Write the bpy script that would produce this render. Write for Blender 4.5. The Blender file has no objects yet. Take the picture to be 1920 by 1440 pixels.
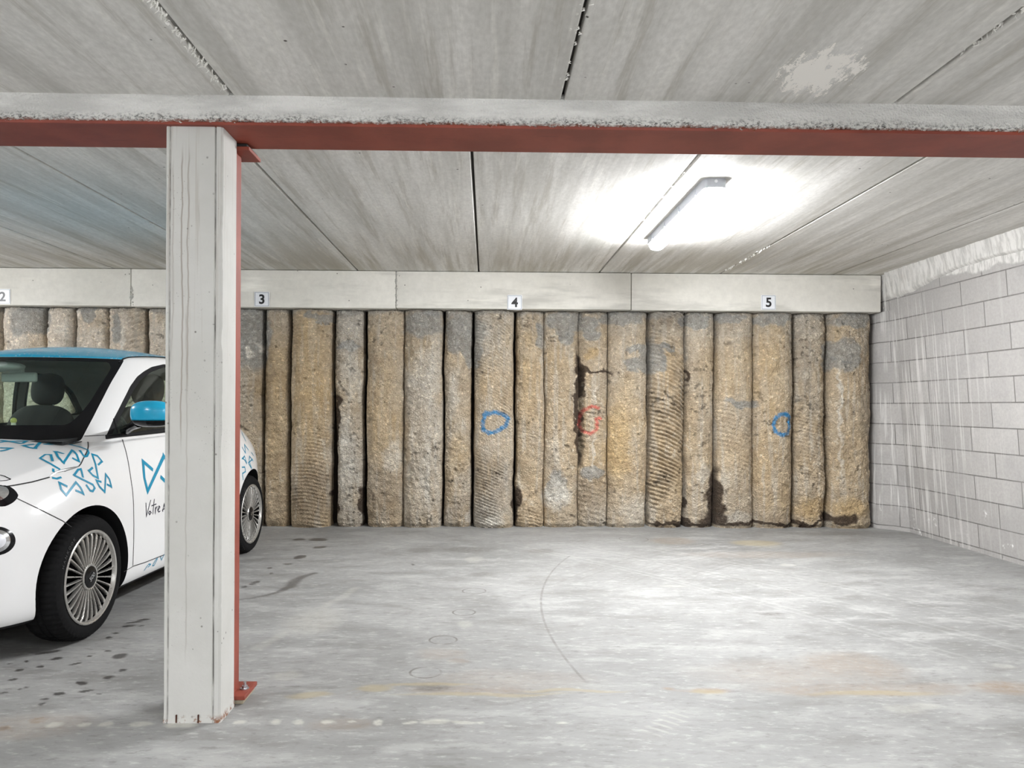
import bpy, bmesh, math, random
import numpy as np
from mathutils import Vector, Matrix
from mathutils.bvhtree import BVHTree
random.seed(7); rng = np.random.default_rng(7)
SC = bpy.context.scene; COL = SC.collection
# ------------------------------------------------------------------ camera
F = 1442.; PX = 941.7; PY = 762.; PSI = .0206; ROLL = .005; CH = 1.2
fd = Vector((math.sin(PSI), math.cos(PSI), 0)); rt = Vector((math.cos(PSI), -math.sin(PSI), 0)); up = Vector((0, 0, 1))
cam = bpy.data.cameras.new('camera'); cam.lens = F / 1920 * 36; cam.sensor_width = 36; cam.sensor_fit = 'HORIZONTAL'
cam.shift_x = (960 - PX) / 1920; cam.shift_y = (PY - 720) / 1920; cam.clip_start = .05
co = bpy.data.objects.new('camera', cam); COL.objects.link(co)
r2 = rt * math.cos(ROLL) + up * math.sin(ROLL); u2 = up * math.cos(ROLL) - rt * math.sin(ROLL)
M = Matrix((r2, u2, -fd)).transposed().to_4x4(); M.translation = (0, 0, CH); co.matrix_world = M
SC.camera = co
# ------------------------------------------------------------------ world and exposure
W = bpy.data.worlds.new('world'); SC.world = W; W.use_nodes = True
W.node_tree.nodes['Background'].inputs[0].default_value = (.8, .85, 1, 1); W.node_tree.nodes['Background'].inputs[1].default_value = .0
SC.view_settings.view_transform = 'Standard'; SC.view_settings.look = 'None'; SC.view_settings.gamma = 1
SC.view_settings.use_curve_mapping = False; SC.view_settings.exposure = 0.93
LAMP = 101.0; LAMP_BAY = 165.0            # emission strength of the fluorescent battens
# ------------------------------------------------------------------ measuring helpers (pixel of the 1920x1440 photo -> ray)
def ray(x, y):
    a = x - PX; b = -(y - PY); c, s = math.cos(ROLL), math.sin(ROLL)
    return fd + rt * ((a * c - b * s) / F) + up * ((a * s + b * c) / F)
CP = Vector((0, 0, CH))
def onZ(x, y, z): w = ray(x, y); return CP + w * ((z - CH) / w.z)
def onY(x, y, Y): w = ray(x, y); return CP + w * (Y / w.y)
# ------------------------------------------------------------------ numpy noise
_tab = rng.random(65536)
def _h(ix, iy, iz): return _tab[(ix * 73856093 ^ iy * 19349663 ^ iz * 83492791) & 65535]
def vnoise(x, y, z=0.):
    x, y, z = np.broadcast_arrays(np.asarray(x, float), np.asarray(y, float), np.asarray(z, float))
    ix = np.floor(x).astype(np.int64); iy = np.floor(y).astype(np.int64); iz = np.floor(z).astype(np.int64)
    fx = x - ix; fy = y - iy; fz = z - iz
    fx = fx * fx * (3 - 2 * fx); fy = fy * fy * (3 - 2 * fy); fz = fz * fz * (3 - 2 * fz)
    def L(a, b, t): return a + (b - a) * t
    return L(L(L(_h(ix, iy, iz), _h(ix + 1, iy, iz), fx), L(_h(ix, iy + 1, iz), _h(ix + 1, iy + 1, iz), fx), fy),
             L(L(_h(ix, iy, iz + 1), _h(ix + 1, iy, iz + 1), fx), L(_h(ix, iy + 1, iz + 1), _h(ix + 1, iy + 1, iz + 1), fx), fy), fz)
def fbm(x, y, z=0., o=4, g=.5):
    s = 0; a = 1; t = 0
    for i in range(o):
        s = s + a * vnoise(np.asarray(x) * 2**i + 13.1 * i, np.asarray(y) * 2**i + 7.7 * i, np.asarray(z) * 2**i + 3.3 * i); t += a; a *= g
    return s / t
def sstep(a, b, x): t = np.clip((x - a) / (b - a), 0, 1); return t * t * (3 - 2 * t)
# ------------------------------------------------------------------ node helpers
class NT:
    def __init__(s, name):
        s.m = bpy.data.materials.new(name); s.m.use_nodes = True; s.t = s.m.node_tree; s.t.nodes.clear()
        s.out = s.t.nodes.new('ShaderNodeOutputMaterial')
        s.tc = s.t.nodes.new('ShaderNodeTexCoord'); s.pos = s.tc.outputs['Object']
    def n(s, ty, **k):
        nd = s.t.nodes.new(ty)
        for a, v in k.items(): setattr(nd, a, v)
        return nd
    def put(s, sock, v):
        if v is None: return
        if isinstance(v, bpy.types.NodeSocket): s.t.links.new(v, sock)
        else:
            if isinstance(v, (tuple, list)) and len(v) == 3 and sock.type == 'RGBA': v = (*v, 1)
            sock.default_value = v
    def math(s, op, a, b=None, c=None, clamp=False):
        nd = s.n('ShaderNodeMath', operation=op, use_clamp=clamp)
        s.put(nd.inputs[0], a); s.put(nd.inputs[1], b); s.put(nd.inputs[2], c); return nd.outputs[0]
    def mix(s, f, a, b, mode='MIX'):
        nd = s.n('ShaderNodeMix', data_type='RGBA', blend_type=mode)
        s.put(nd.inputs[0], f); s.put(nd.inputs[6], a); s.put(nd.inputs[7], b); return nd.outputs[2]
    def map(s, scale=(1, 1, 1), loc=(0, 0, 0), rot=(0, 0, 0), v=None):
        nd = s.n('ShaderNodeMapping'); s.put(nd.inputs[0], v or s.pos)
        nd.inputs['Scale'].default_value = scale; nd.inputs['Location'].default_value = loc; nd.inputs['Rotation'].default_value = rot
        return nd.outputs[0]
    def noise(s, scale, detail=4, rough=.5, v=None, dist=0.):
        nd = s.n('ShaderNodeTexNoise'); s.put(nd.inputs['Vector'], v or s.pos)
        nd.inputs['Scale'].default_value = scale; nd.inputs['Detail'].default_value = detail; nd.inputs['Roughness'].default_value = rough
        nd.inputs['Distortion'].default_value = dist
        return nd.outputs[0]
    def vor(s, scale, v=None, feature='F1'):
        nd = s.n('ShaderNodeTexVoronoi', feature=feature); s.put(nd.inputs['Vector'], v or s.pos); nd.inputs['Scale'].default_value = scale
        return nd.outputs[0]
    def ss(s, a, b, x):
        nd = s.n('ShaderNodeMapRange', interpolation_type='SMOOTHSTEP'); s.put(nd.inputs[0], x)
        nd.inputs[1].default_value = a; nd.inputs[2].default_value = b; return nd.outputs[0]
    def lin(s, a, b, c, d, x):
        nd = s.n('ShaderNodeMapRange'); s.put(nd.inputs[0], x)
        for i, v in enumerate((a, b, c, d)): nd.inputs[i + 1].default_value = v
        return nd.outputs[0]
    def sep(s, v=None):
        nd = s.n('ShaderNodeSeparateXYZ'); s.put(nd.inputs[0], v or s.pos); return nd.outputs
    def comb(s, x, y, z=0.):
        nd = s.n('ShaderNodeCombineXYZ')
        for i, v in enumerate((x, y, z)): s.put(nd.inputs[i], v)
        return nd.outputs[0]
    def attr(s, name):
        return s.n('ShaderNodeAttribute', attribute_name=name)
    def bump(s, h, strength=.3, dist=.01):
        nd = s.n('ShaderNodeBump'); s.put(nd.inputs['Height'], h); nd.inputs['Strength'].default_value = strength; nd.inputs['Distance'].default_value = dist
        return nd.outputs[0]
    def bsdf(s, color, rough=.8, normal=None, metal=0., **k):
        b = s.n('ShaderNodeBsdfPrincipled'); s.put(b.inputs['Base Color'], color); s.put(b.inputs['Roughness'], rough); s.put(b.inputs['Metallic'], metal)
        if normal is not None: s.put(b.inputs['Normal'], normal)
        for a, v in k.items(): s.put(b.inputs[a.replace('_', ' ')], v)
        s.t.links.new(b.outputs[0], s.out.inputs[0]); return b
    def near(s, X, x0, y0, rx, ry, nz=None, amt=.3):   # soft blob mask on two coordinates
        a = s.math('DIVIDE', s.math('SUBTRACT', X[0], x0), rx); b = s.math('DIVIDE', s.math('SUBTRACT', X[1], y0), ry)
        d = s.math('ADD', s.math('MULTIPLY', a, a), s.math('MULTIPLY', b, b))
        if nz is not None: d = s.math('ADD', d, s.math('MULTIPLY', s.math('SUBTRACT', nz, .5), amt))
        return d
def srgb(r, g, b):
    f = lambda c: (c / 255 / 12.92) if c <= 10 else ((c / 255 + .055) / 1.055)**2.4
    return (f(r), f(g), f(b))
def simple(name, col, rough=.6, metal=0., var=.06, scale=40, bump=0., **k):
    t = NT(name); nz = t.noise(scale, 4)
    c = t.mix(nz, tuple(x * (1 - var) for x in col), tuple(min(1, x * (1 + var)) for x in col))
    t.bsdf(c, t.lin(0, 1, rough * .9, min(1, rough * 1.1), nz), t.bump(nz, bump, .002) if bump else None, metal, **k); return t.m
# ------------------------------------------------------------------ mesh helpers
def new_obj(name, me, mats, parent=None):
    o = bpy.data.objects.new(name, me); COL.objects.link(o)
    if mats:
        for m in (mats if isinstance(mats, (list, tuple)) else [mats]):
            if len(me.materials) < (len(mats) if isinstance(mats, (list, tuple)) else 1): me.materials.append(m)
    if parent: o.parent = parent
    return o
def obj(name, bm, mats, parent=None, smooth=False, angle=None):
    me = bpy.data.meshes.new(name); bmesh.ops.recalc_face_normals(bm, faces=bm.faces); bm.to_mesh(me); bm.free()
    if smooth:
        me.polygons.foreach_set('use_smooth', [True] * len(me.polygons))
        if angle: me.set_sharp_from_angle(angle=math.radians(angle))
    return new_obj(name, me, mats, parent)
def from_np(name, V, Fq, mats, parent=None, smooth=True):
    me = bpy.data.meshes.new(name); V = np.asarray(V, np.float32); Fq = np.asarray(Fq, np.int32)
    me.vertices.add(len(V)); me.vertices.foreach_set('co', V.ravel()); k = Fq.shape[1]
    me.loops.add(Fq.size); me.loops.foreach_set('vertex_index', Fq.ravel()); me.polygons.add(len(Fq))
    me.polygons.foreach_set('loop_start', np.arange(0, Fq.size, k, dtype=np.int32)); me.polygons.foreach_set('loop_total', np.full(len(Fq), k, np.int32))
    me.update(calc_edges=True); me.validate()
    if smooth: me.polygons.foreach_set('use_smooth', [True] * len(me.polygons))
    return new_obj(name, me, mats, parent)
def gridfaces(nu, nv, flip=False):
    i = np.arange(nu - 1)[:, None] * nv + np.arange(nv - 1)[None]; i = i.ravel()
    f = np.stack([i, i + 1, i + nv + 1, i + nv], 1)
    return f[:, ::-1] if flip else f
def set_attr(o, name, arr):
    a = o.data.attributes.new(name, 'FLOAT_COLOR', 'POINT'); A = np.ones((len(o.data.vertices), 4), np.float32); A[:, :arr.shape[1]] = arr
    a.data.foreach_set('color', A.ravel())
def box(bm, x0, x1, y0, y1, z0, z1, bev=0.):
    r = bmesh.ops.create_cube(bm, size=1.0)
    for v in r['verts']: v.co = Vector(((x0 + x1) / 2 + v.co.x * (x1 - x0), (y0 + y1) / 2 + v.co.y * (y1 - y0), (z0 + z1) / 2 + v.co.z * (z1 - z0)))
    if bev:
        es = list({e for v in r['verts'] for e in v.link_edges}); bmesh.ops.bevel(bm, geom=es, offset=bev, segments=2, affect='EDGES', profile=.5)
def tube(bm, pts, r, seg=8, closed=False):
    pts = [Vector(p) for p in pts]; n = len(pts); rings = []
    for i, p in enumerate(pts):
        a = pts[(i - 1) % n] if (i > 0 or closed) else p; b = pts[(i + 1) % n] if (i < n - 1 or closed) else p
        t = (b - a).normalized(); s = t.cross(Vector((0, 0, 1)));
        if s.length < .1: s = t.cross(Vector((1, 0, 0)))
        s.normalize(); w = t.cross(s); rr = r[i] if isinstance(r, (list, tuple)) else r
        rings.append([bm.verts.new(p + (s * math.cos(k * 2 * math.pi / seg) + w * math.sin(k * 2 * math.pi / seg)) * rr) for k in range(seg)])
    for i in range(n if closed else n - 1):
        A, B = rings[i], rings[(i + 1) % n]
        for k in range(seg): bm.faces.new((A[k], A[(k + 1) % seg], B[(k + 1) % seg], B[k]))
    if not closed: bm.faces.new(rings[0][::-1]); bm.faces.new(rings[-1])
def lathe(bm, prof, seg=48, M=None, close=False, radf=None):   # profile (r, x): axis = local x
    rings = []
    for i, (r, x) in enumerate(prof):
        rings.append([bm.verts.new((M or Matrix()) @ Vector((x, (r + (radf(i, k) if radf else 0)) * math.cos(2 * math.pi * k / seg), (r + (radf(i, k) if radf else 0)) * math.sin(2 * math.pi * k / seg)))) for k in range(seg)])
    n = len(prof)
    for i in range(n if close else n - 1):
        A, B = rings[i], rings[(i + 1) % n]
        for k in range(seg): bm.faces.new((A[k], A[(k + 1) % seg], B[(k + 1) % seg], B[k]))
    if not close:
        if prof[0][0] > 0: bm.faces.new(rings[0])
        if prof[-1][0] > 0: bm.faces.new(rings[-1])
    bmesh.ops.remove_doubles(bm, verts=bm.verts, dist=1e-6)
def prism(pts, lo, hi, axis):     # closed prism from a polygon; axis 0: (y,z) along x; 1: (x,z) along y; 2: (x,y) along z
    bm = bmesh.new()
    mk = {0: lambda p, h: (h, p[0], p[1]), 1: lambda p, h: (p[0], h, p[1]), 2: lambda p, h: (p[0], p[1], h)}[axis]
    A = [bm.verts.new(mk(p, lo)) for p in pts]; B = [bm.verts.new(mk(p, hi)) for p in pts]; n = len(pts)
    bm.faces.new(A); bm.faces.new(B[::-1])
    for i in range(n): bm.faces.new((A[i], B[i], B[(i + 1) % n], A[(i + 1) % n]))
    bmesh.ops.recalc_face_normals(bm, faces=bm.faces); return bm
def ev_mesh(o):
    bpy.context.view_layer.update(); dg = bpy.context.evaluated_depsgraph_get(); dg.update()
    return bpy.data.meshes.new_from_object(o.evaluated_get(dg), preserve_all_data_layers=True, depsgraph=dg)
def tmp(me_or_bm):
    if isinstance(me_or_bm, bmesh.types.BMesh):
        me = bpy.data.meshes.new('t'); me_or_bm.to_mesh(me); me_or_bm.free()
    else: me = me_or_bm
    o = bpy.data.objects.new('t', me); COL.objects.link(o); return o
def boolean(me, cut, op):
    a = tmp(me.copy()); c = tmp(cut) if not isinstance(cut, bpy.types.Mesh) else tmp(cut.copy())
    m = a.modifiers.new('b', 'BOOLEAN'); m.operation = op; m.object = c; m.solver = 'EXACT'
    r = ev_mesh(a); bpy.data.objects.remove(a); bpy.data.objects.remove(c); return r
def setmat(me, mats, fn=None):
    me.materials.clear()
    for m in mats: me.materials.append(m)
    for p in me.polygons: p.material_index = fn(p) if fn else 0
def tag(o, label=None, cat=None, group=None, kind=None):
    if label: o['label'] = label
    if cat: o['category'] = cat
    if group: o['group'] = group
    if kind: o['kind'] = kind
    return o
def empty(name, loc=(0, 0, 0), rz=0):
    o = bpy.data.objects.new(name, None); COL.objects.link(o); o.location = loc; o.rotation_euler = (0, 0, rz); o.empty_display_size = .1; return o
def textmesh(s, size, depth, bold=0.):
    cu = bpy.data.curves.new('txt', 'FONT'); cu.body = s; cu.size = size; cu.extrude = depth; cu.align_x = 'CENTER'; cu.align_y = 'CENTER'; cu.offset = bold
    o = bpy.data.objects.new('txt', cu); COL.objects.link(o); me = ev_mesh(o); bpy.data.objects.remove(o); return me
# ------------------------------------------------------------------ measured dimensions of the garage
ZC = 2.52; ZF = 2.36; WB = 7.68; ZL = 2.155; XL = -10.; XR = 4.05; YB = -7.
# ================================================================== materials of the setting
def m_concrete(name, c1, c2, bumpd=.002, pits=True, streak=None, rough=.75):
    t = NT(name); a = t.noise(1.3, 5, .6); b = t.noise(18, 6, .65); c = t.mix(t.ss(.3, .7, a), c1, c2)
    c = t.mix(t.lin(.3, .7, .0, .35, b), c, tuple(x * .72 for x in c1))
    if streak:
        s_ = t.noise(1, 5, .6, t.map(streak)); c = t.mix(t.ss(.52, .72, s_), c, tuple(x * .7 for x in c1)); c = t.mix(t.ss(.6, .8, t.noise(1, 4, .6, t.map(streak, (3, 1, 2)))), c, tuple(min(1, x * 1.25) for x in c2))
    h = t.noise(60, 6, .7)
    if pits:
        p = t.ss(.10, .06, t.vor(14)); g = t.ss(.55, .6, t.noise(9, 2)); p = t.math('MULTIPLY', p, g)
        c = t.mix(t.math('MULTIPLY', p, .75), c, (.06, .055, .05)); h = t.math('SUBTRACT', h, t.math('MULTIPLY', p, 2.))
    t.bsdf(c, rough, t.bump(h, .35, bumpd)); return t
def m_ceiling():
    t = NT('ceiling_concrete'); X = t.sep()
    s1 = t.noise(1, 6, .62, t.map((5.5, .33, 1))); s2 = t.noise(1, 6, .7, t.map((16, .8, 1), (4, 2, 0))); s3 = t.noise(1, 5, .6, t.map((30, 1.4, 1), (9, 2, 0)))
    lo = t.noise(.7, 4, .6)
    c = t.mix(t.ss(.36, .66, s1), srgb(206, 204, 199), srgb(236, 234, 230))
    c = t.mix(t.math('MULTIPLY', t.ss(.5, .68, s2), .6), c, srgb(176, 171, 160))
    c = t.mix(t.math('MULTIPLY', t.ss(.52, .72, s3), .6), c, srgb(244, 242, 236))
    c = t.mix(t.math('MULTIPLY', t.ss(.46, .66, lo), .22), c, srgb(198, 195, 188))
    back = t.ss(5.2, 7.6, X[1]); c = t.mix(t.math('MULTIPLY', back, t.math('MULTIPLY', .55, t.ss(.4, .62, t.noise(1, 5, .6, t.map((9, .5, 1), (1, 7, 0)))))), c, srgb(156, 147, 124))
    fine = t.noise(55, 4, .6, t.map((1, .45, 1))); c = t.mix(t.lin(.35, .65, 0, .28, fine), c, srgb(168, 165, 158))
    # lighter peeled patch of laitance on the front slab
    p = onZ(1535, 138, ZF); w = t.map((1, 1, 1), (-p.x, -p.y, 0), v=t.comb(X[0], X[1])); w = t.map((1, 1, 1), rot=(0, 0, .18), v=w); wx = t.sep(w)
    d = t.near(wx, 0, 0, .14, .19, t.noise(1, 6, .8, t.map((26, 9, 1))), 5.2); c = t.mix(t.ss(.75, .6, d), c, srgb(250, 246, 240))
    pit = t.math('MULTIPLY', t.ss(.07, .04, t.vor(9)), t.ss(.56, .6, t.noise(4, 2))); c = t.mix(pit, c, (.08, .07, .06))
    h = t.math('ADD', t.noise(1, 5, .6, t.map((60, 9, 1))), s2); t.bsdf(c, .8, t.bump(h, .25, .002)); return t.m
M_CEIL = m_ceiling()
M_JOINT = simple('joint_dark_backing', srgb(60, 56, 50), .9)  # dark backing above the open slab joints
M_DRIP = simple('white_mortar', srgb(222, 220, 214), .8)
def m_floor():
    t = NT('floor_concrete'); X = t.sep(); A = t.attr('marks'); sa = t.n('ShaderNodeSeparateColor'); t.put(sa.inputs[0], A.outputs['Color'])
    R, G, B = sa.outputs; A2 = t.attr('marks_b'); sb = t.n('ShaderNodeSeparateColor'); t.put(sb.inputs[0], A2.outputs['Color'])
    a = t.noise(.9, 6, .62, dist=.6); b = t.noise(1, 6, .68, t.map((2.2, 6, 1), rot=(0, 0, .3))); f = t.noise(1, 6, .7, t.map((14, 34, 1), rot=(0, 0, .2)))
    c = t.mix(t.ss(.34, .66, a), srgb(160, 160, 160), srgb(180, 180, 180))
    c = t.mix(t.math('MULTIPLY', t.ss(.5, .64, b), .65), c, srgb(198, 198, 197)); c = t.mix(t.math('MULTIPLY', t.ss(.48, .36, b), .5), c, srgb(138, 136, 134))
    c = t.mix(t.math('MULTIPLY', t.ss(.53, .68, f), .5), c, srgb(222, 222, 220)); c = t.mix(t.math('MULTIPLY', t.ss(.46, .32, f), .55), c, srgb(128, 126, 124))
    nz = t.noise(30, 5, .7)
    c = t.mix(t.math('MULTIPLY', G, t.lin(.3, .7, .3, 1, nz)), c, srgb(168, 142, 116))
    c = t.mix(t.math('MULTIPLY', B, t.lin(.3, .7, .4, 1, nz)), c, srgb(228, 226, 218))
    c = t.mix(t.math('MULTIPLY', sb.outputs[0], .8), c, srgb(196, 178, 134))
    c = t.mix(t.math('MULTIPLY', sb.outputs[1], t.lin(.3, .6, .2, 1, nz)), c, srgb(112, 108, 104))
    c = t.mix(t.math('MULTIPLY', R, .92), c, srgb(44, 38, 34))
    # thin scribed rings and tyre arcs, drawn as circles on the slab
    def ring(c, x0, y0, r, w, k, gate=None, col=srgb(120, 116, 112)):
        d = t.math('SQRT', t.near(X, x0, y0, 1, 1)); m = t.ss(w, w * .3, t.math('ABSOLUTE', t.math('SUBTRACT', d, r)))
        m = t.math('MULTIPLY', m, t.lin(.3, .6, .1 * k, k, t.noise(9, 4, .7)))
        if gate: m = t.math('MULTIPLY', m, t.math('MULTIPLY', t.ss(gate[0], gate[0] + .1, X[1]), t.ss(gate[1], gate[1] - .1, X[1])))
        return t.mix(m, c, col)
    for px, py, r in ((889, 1108, .075), (870, 1148, .065), (831, 1200, .07), (798, 1261, .07), (1188, 1011, .13)):
        p = onZ(px, py, 0); c = ring(c, p.x, p.y, r, .008, .85)
    P = [onZ(*q, 0) for q in ((1054, 1053), (1019, 1160), (1090, 1270))]
    ax, ay, bx, by, cx, cy = P[0].x, P[0].y, P[1].x, P[1].y, P[2].x, P[2].y
    D = 2 * (ax * (by - cy) + bx * (cy - ay) + cx * (ay - by))
    ux = ((ax * ax + ay * ay) * (by - cy) + (bx * bx + by * by) * (cy - ay) + (cx * cx + cy * cy) * (ay - by)) / D
    uy = ((ax * ax + ay * ay) * (cx - bx) + (bx * bx + by * by) * (ax - cx) + (cx * cx + cy * cy) * (bx - ax)) / D
    rr = math.hypot(ax - ux, ay - uy); c = ring(c, ux, uy, rr, .010, .58, (P[2].y - .1, P[0].y + .3))
    for k, dr in enumerate((.0, .06, .1, .15, .26, .31, .38, .5, .56)): c = ring(c, 5.3, 2.2, 4.9 + dr * 1.4, .010 + .005 * (k % 3), .2, (5.2, 7.3))
    for k, dr in enumerate((0, .05, .3, .36, .62, .68, .9)): c = ring(c, -9, -2.0, 12.6 + dr * 1.3, .02, .25, (3.6, 6.6), srgb(216, 216, 214))
    c = t.mix(1., c, (.63, .63, .615), 'MULTIPLY'); h = t.math('ADD', t.noise(40, 6, .7), t.math('MULTIPLY', f, .6))
    ro = t.math('SUBTRACT', t.lin(.3, .7, .5, .72, b), t.math('MULTIPLY', R, .25))
    t.bsdf(c, ro, t.bump(h, .18, .002)); return t.m
M_FLOOR = m_floor()
def m_block():
    t = NT('concrete_block'); X = t.sep(); v = t.comb(t.math('ADD', X[1], .0), X[2])
    wob = t.n('ShaderNodeVectorMath', operation='ADD'); t.put(wob.inputs[0], v)
    br = t.n('ShaderNodeTexBrick', offset=.5, offset_frequency=2); t.put(br.inputs['Vector'], t.map((1, 1, 1), (.18, -.04 + .2015 * 20, 0), v=v))
    br.inputs['Scale'].default_value = 1; br.inputs['Brick Width'].default_value = .565; br.inputs['Row Height'].default_value = .2015
    br.inputs['Mortar Size'].default_value = .0065; br.inputs['Mortar Smooth'].default_value = .6; br.inputs['Bias'].default_value = 0
    br.inputs[1].default_value = (*srgb(158, 155, 152), 1); br.inputs[2].default_value = (*srgb(176, 173, 170), 1); br.inputs[3].default_value = (*srgb(100, 97, 94), 1)
    c = br.outputs[0]
    a = t.noise(2.2, 5, .65); c = t.mix(t.math('MULTIPLY', t.ss(.4, .65, a), .5), c, srgb(152, 150, 148))
    f = t.noise(45, 5, .7); c = t.mix(t.lin(.35, .7, 0, .4, f), c, srgb(132, 130, 128))
    # limewash runs: vertical streaks starting at bed joints
    s1 = t.noise(1, 4, .65, t.map((1, 16, .55))); s2 = t.noise(1, 4, .6, t.map((1, 30, .9), (0, 5, 3))); g = t.ss(.40, .56, t.noise(1.1, 3, .5, t.map((1, .9, 1.3), (0, 1.3, .4)))); gy = t.lin(5.6, 7.2, .0, 1, X[1])
    m = t.math('MULTIPLY', t.math('MULTIPLY', t.ss(.54, .62, s1), g), gy); m2 = t.math('MULTIPLY', t.math('MULTIPLY', t.ss(.57, .64, s2), g), gy)
    c = t.mix(t.math('MULTIPLY', t.math('MAXIMUM', m, m2), .65), c, srgb(214, 213, 210))
    eff = t.ss(.62, .72, t.noise(6, 6, .75)); lowz = t.ss(.75, .2, X[2]); c = t.mix(t.math('MULTIPLY', t.math('MULTIPLY', eff, lowz), .9), c, srgb(240, 240, 238))
    # band of plaster smeared below the ceiling
    z0 = t.math('ADD', 2.30, t.math('MULTIPLY', t.math('SUBTRACT', t.noise(1, 5, .6, t.map((1, 1.6, 1))), .5), .35)); top = t.ss(-.012, .012, t.math('SUBTRACT', X[2], z0))
    tex = t.ss(.46, .6, t.noise(1, 5, .7, t.map((1, 24, 6)))); pl = t.mix(tex, srgb(200, 198, 194), srgb(168, 166, 162)); c = t.mix(top, c, pl)
    h = t.math('ADD', t.math('MULTIPLY', t.math('SUBTRACT', 1., br.outputs[1]), 1.2), t.math('MULTIPLY', f, .5)); h = t.mix(top, h, t.math('ADD', 1.5, tex))
    t.bsdf(c, .85, t.bump(h, .6, .004)); return t.m
M_BLOCK = m_block()
M_LEDGE = m_concrete('precast_concrete', srgb(218, 215, 206), srgb(228, 225, 217), streak=(.8, 1, 5)).m
M_COLUMN = m_concrete('column_concrete', srgb(198, 196, 191), srgb(210, 208, 203), streak=(22, 22, .5)).m
M_PLAIN = m_concrete('painted_wall', srgb(200, 198, 194), srgb(210, 208, 205)).m
def m_steel():
    t = NT('red_oxide_primer'); a = t.noise(4, 5, .6); c = t.mix(t.ss(.35, .65, a), srgb(124, 54, 40), srgb(142, 66, 50))
    c = t.mix(t.math('MULTIPLY', t.ss(.62, .75, t.noise(1, 5, .6, t.map((3, 30, 8)))), .5), c, srgb(92, 42, 32))
    t.bsdf(c, .55, t.bump(t.noise(90, 4), .12, .001)); return t.m
M_STEEL = m_steel()
def m_pile():
    t = NT('bored_pile_concrete'); A = t.attr('pigment').outputs['Color']; a = t.noise(9, 6, .7); f = t.noise(55, 6, .75); v = t.vor(75)
    c = t.mix(t.lin(.3, .72, 0, .5, a), A, t.mix(1., A, srgb(196, 178, 156), 'MULTIPLY')); f2 = t.noise(26, 6, .8, t.map((1, 1, 1.3))); c = t.mix(t.math('MULTIPLY', t.ss(.55, .68, f2), .7), c, t.mix(1., A, (.34, .29, .23), 'MULTIPLY')); c = t.mix(t.math('MULTIPLY', t.ss(.54, .66, f), .6), c, t.mix(1., A, (.36, .32, .27), 'MULTIPLY'))
    c = t.mix(t.math('MULTIPLY', t.ss(.48, .34, f2), .75), c, t.mix(1., A, (1.75, 1.72, 1.66), 'MULTIPLY'))
    h = t.math('ADD', t.math('MULTIPLY', a, 1.5), t.math('ADD', f, t.math('MULTIPLY', v, .8)))
    t.bsdf(c, .85, t.bump(h, 1., .016)); return t.m
M_PILE = m_pile()
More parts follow.
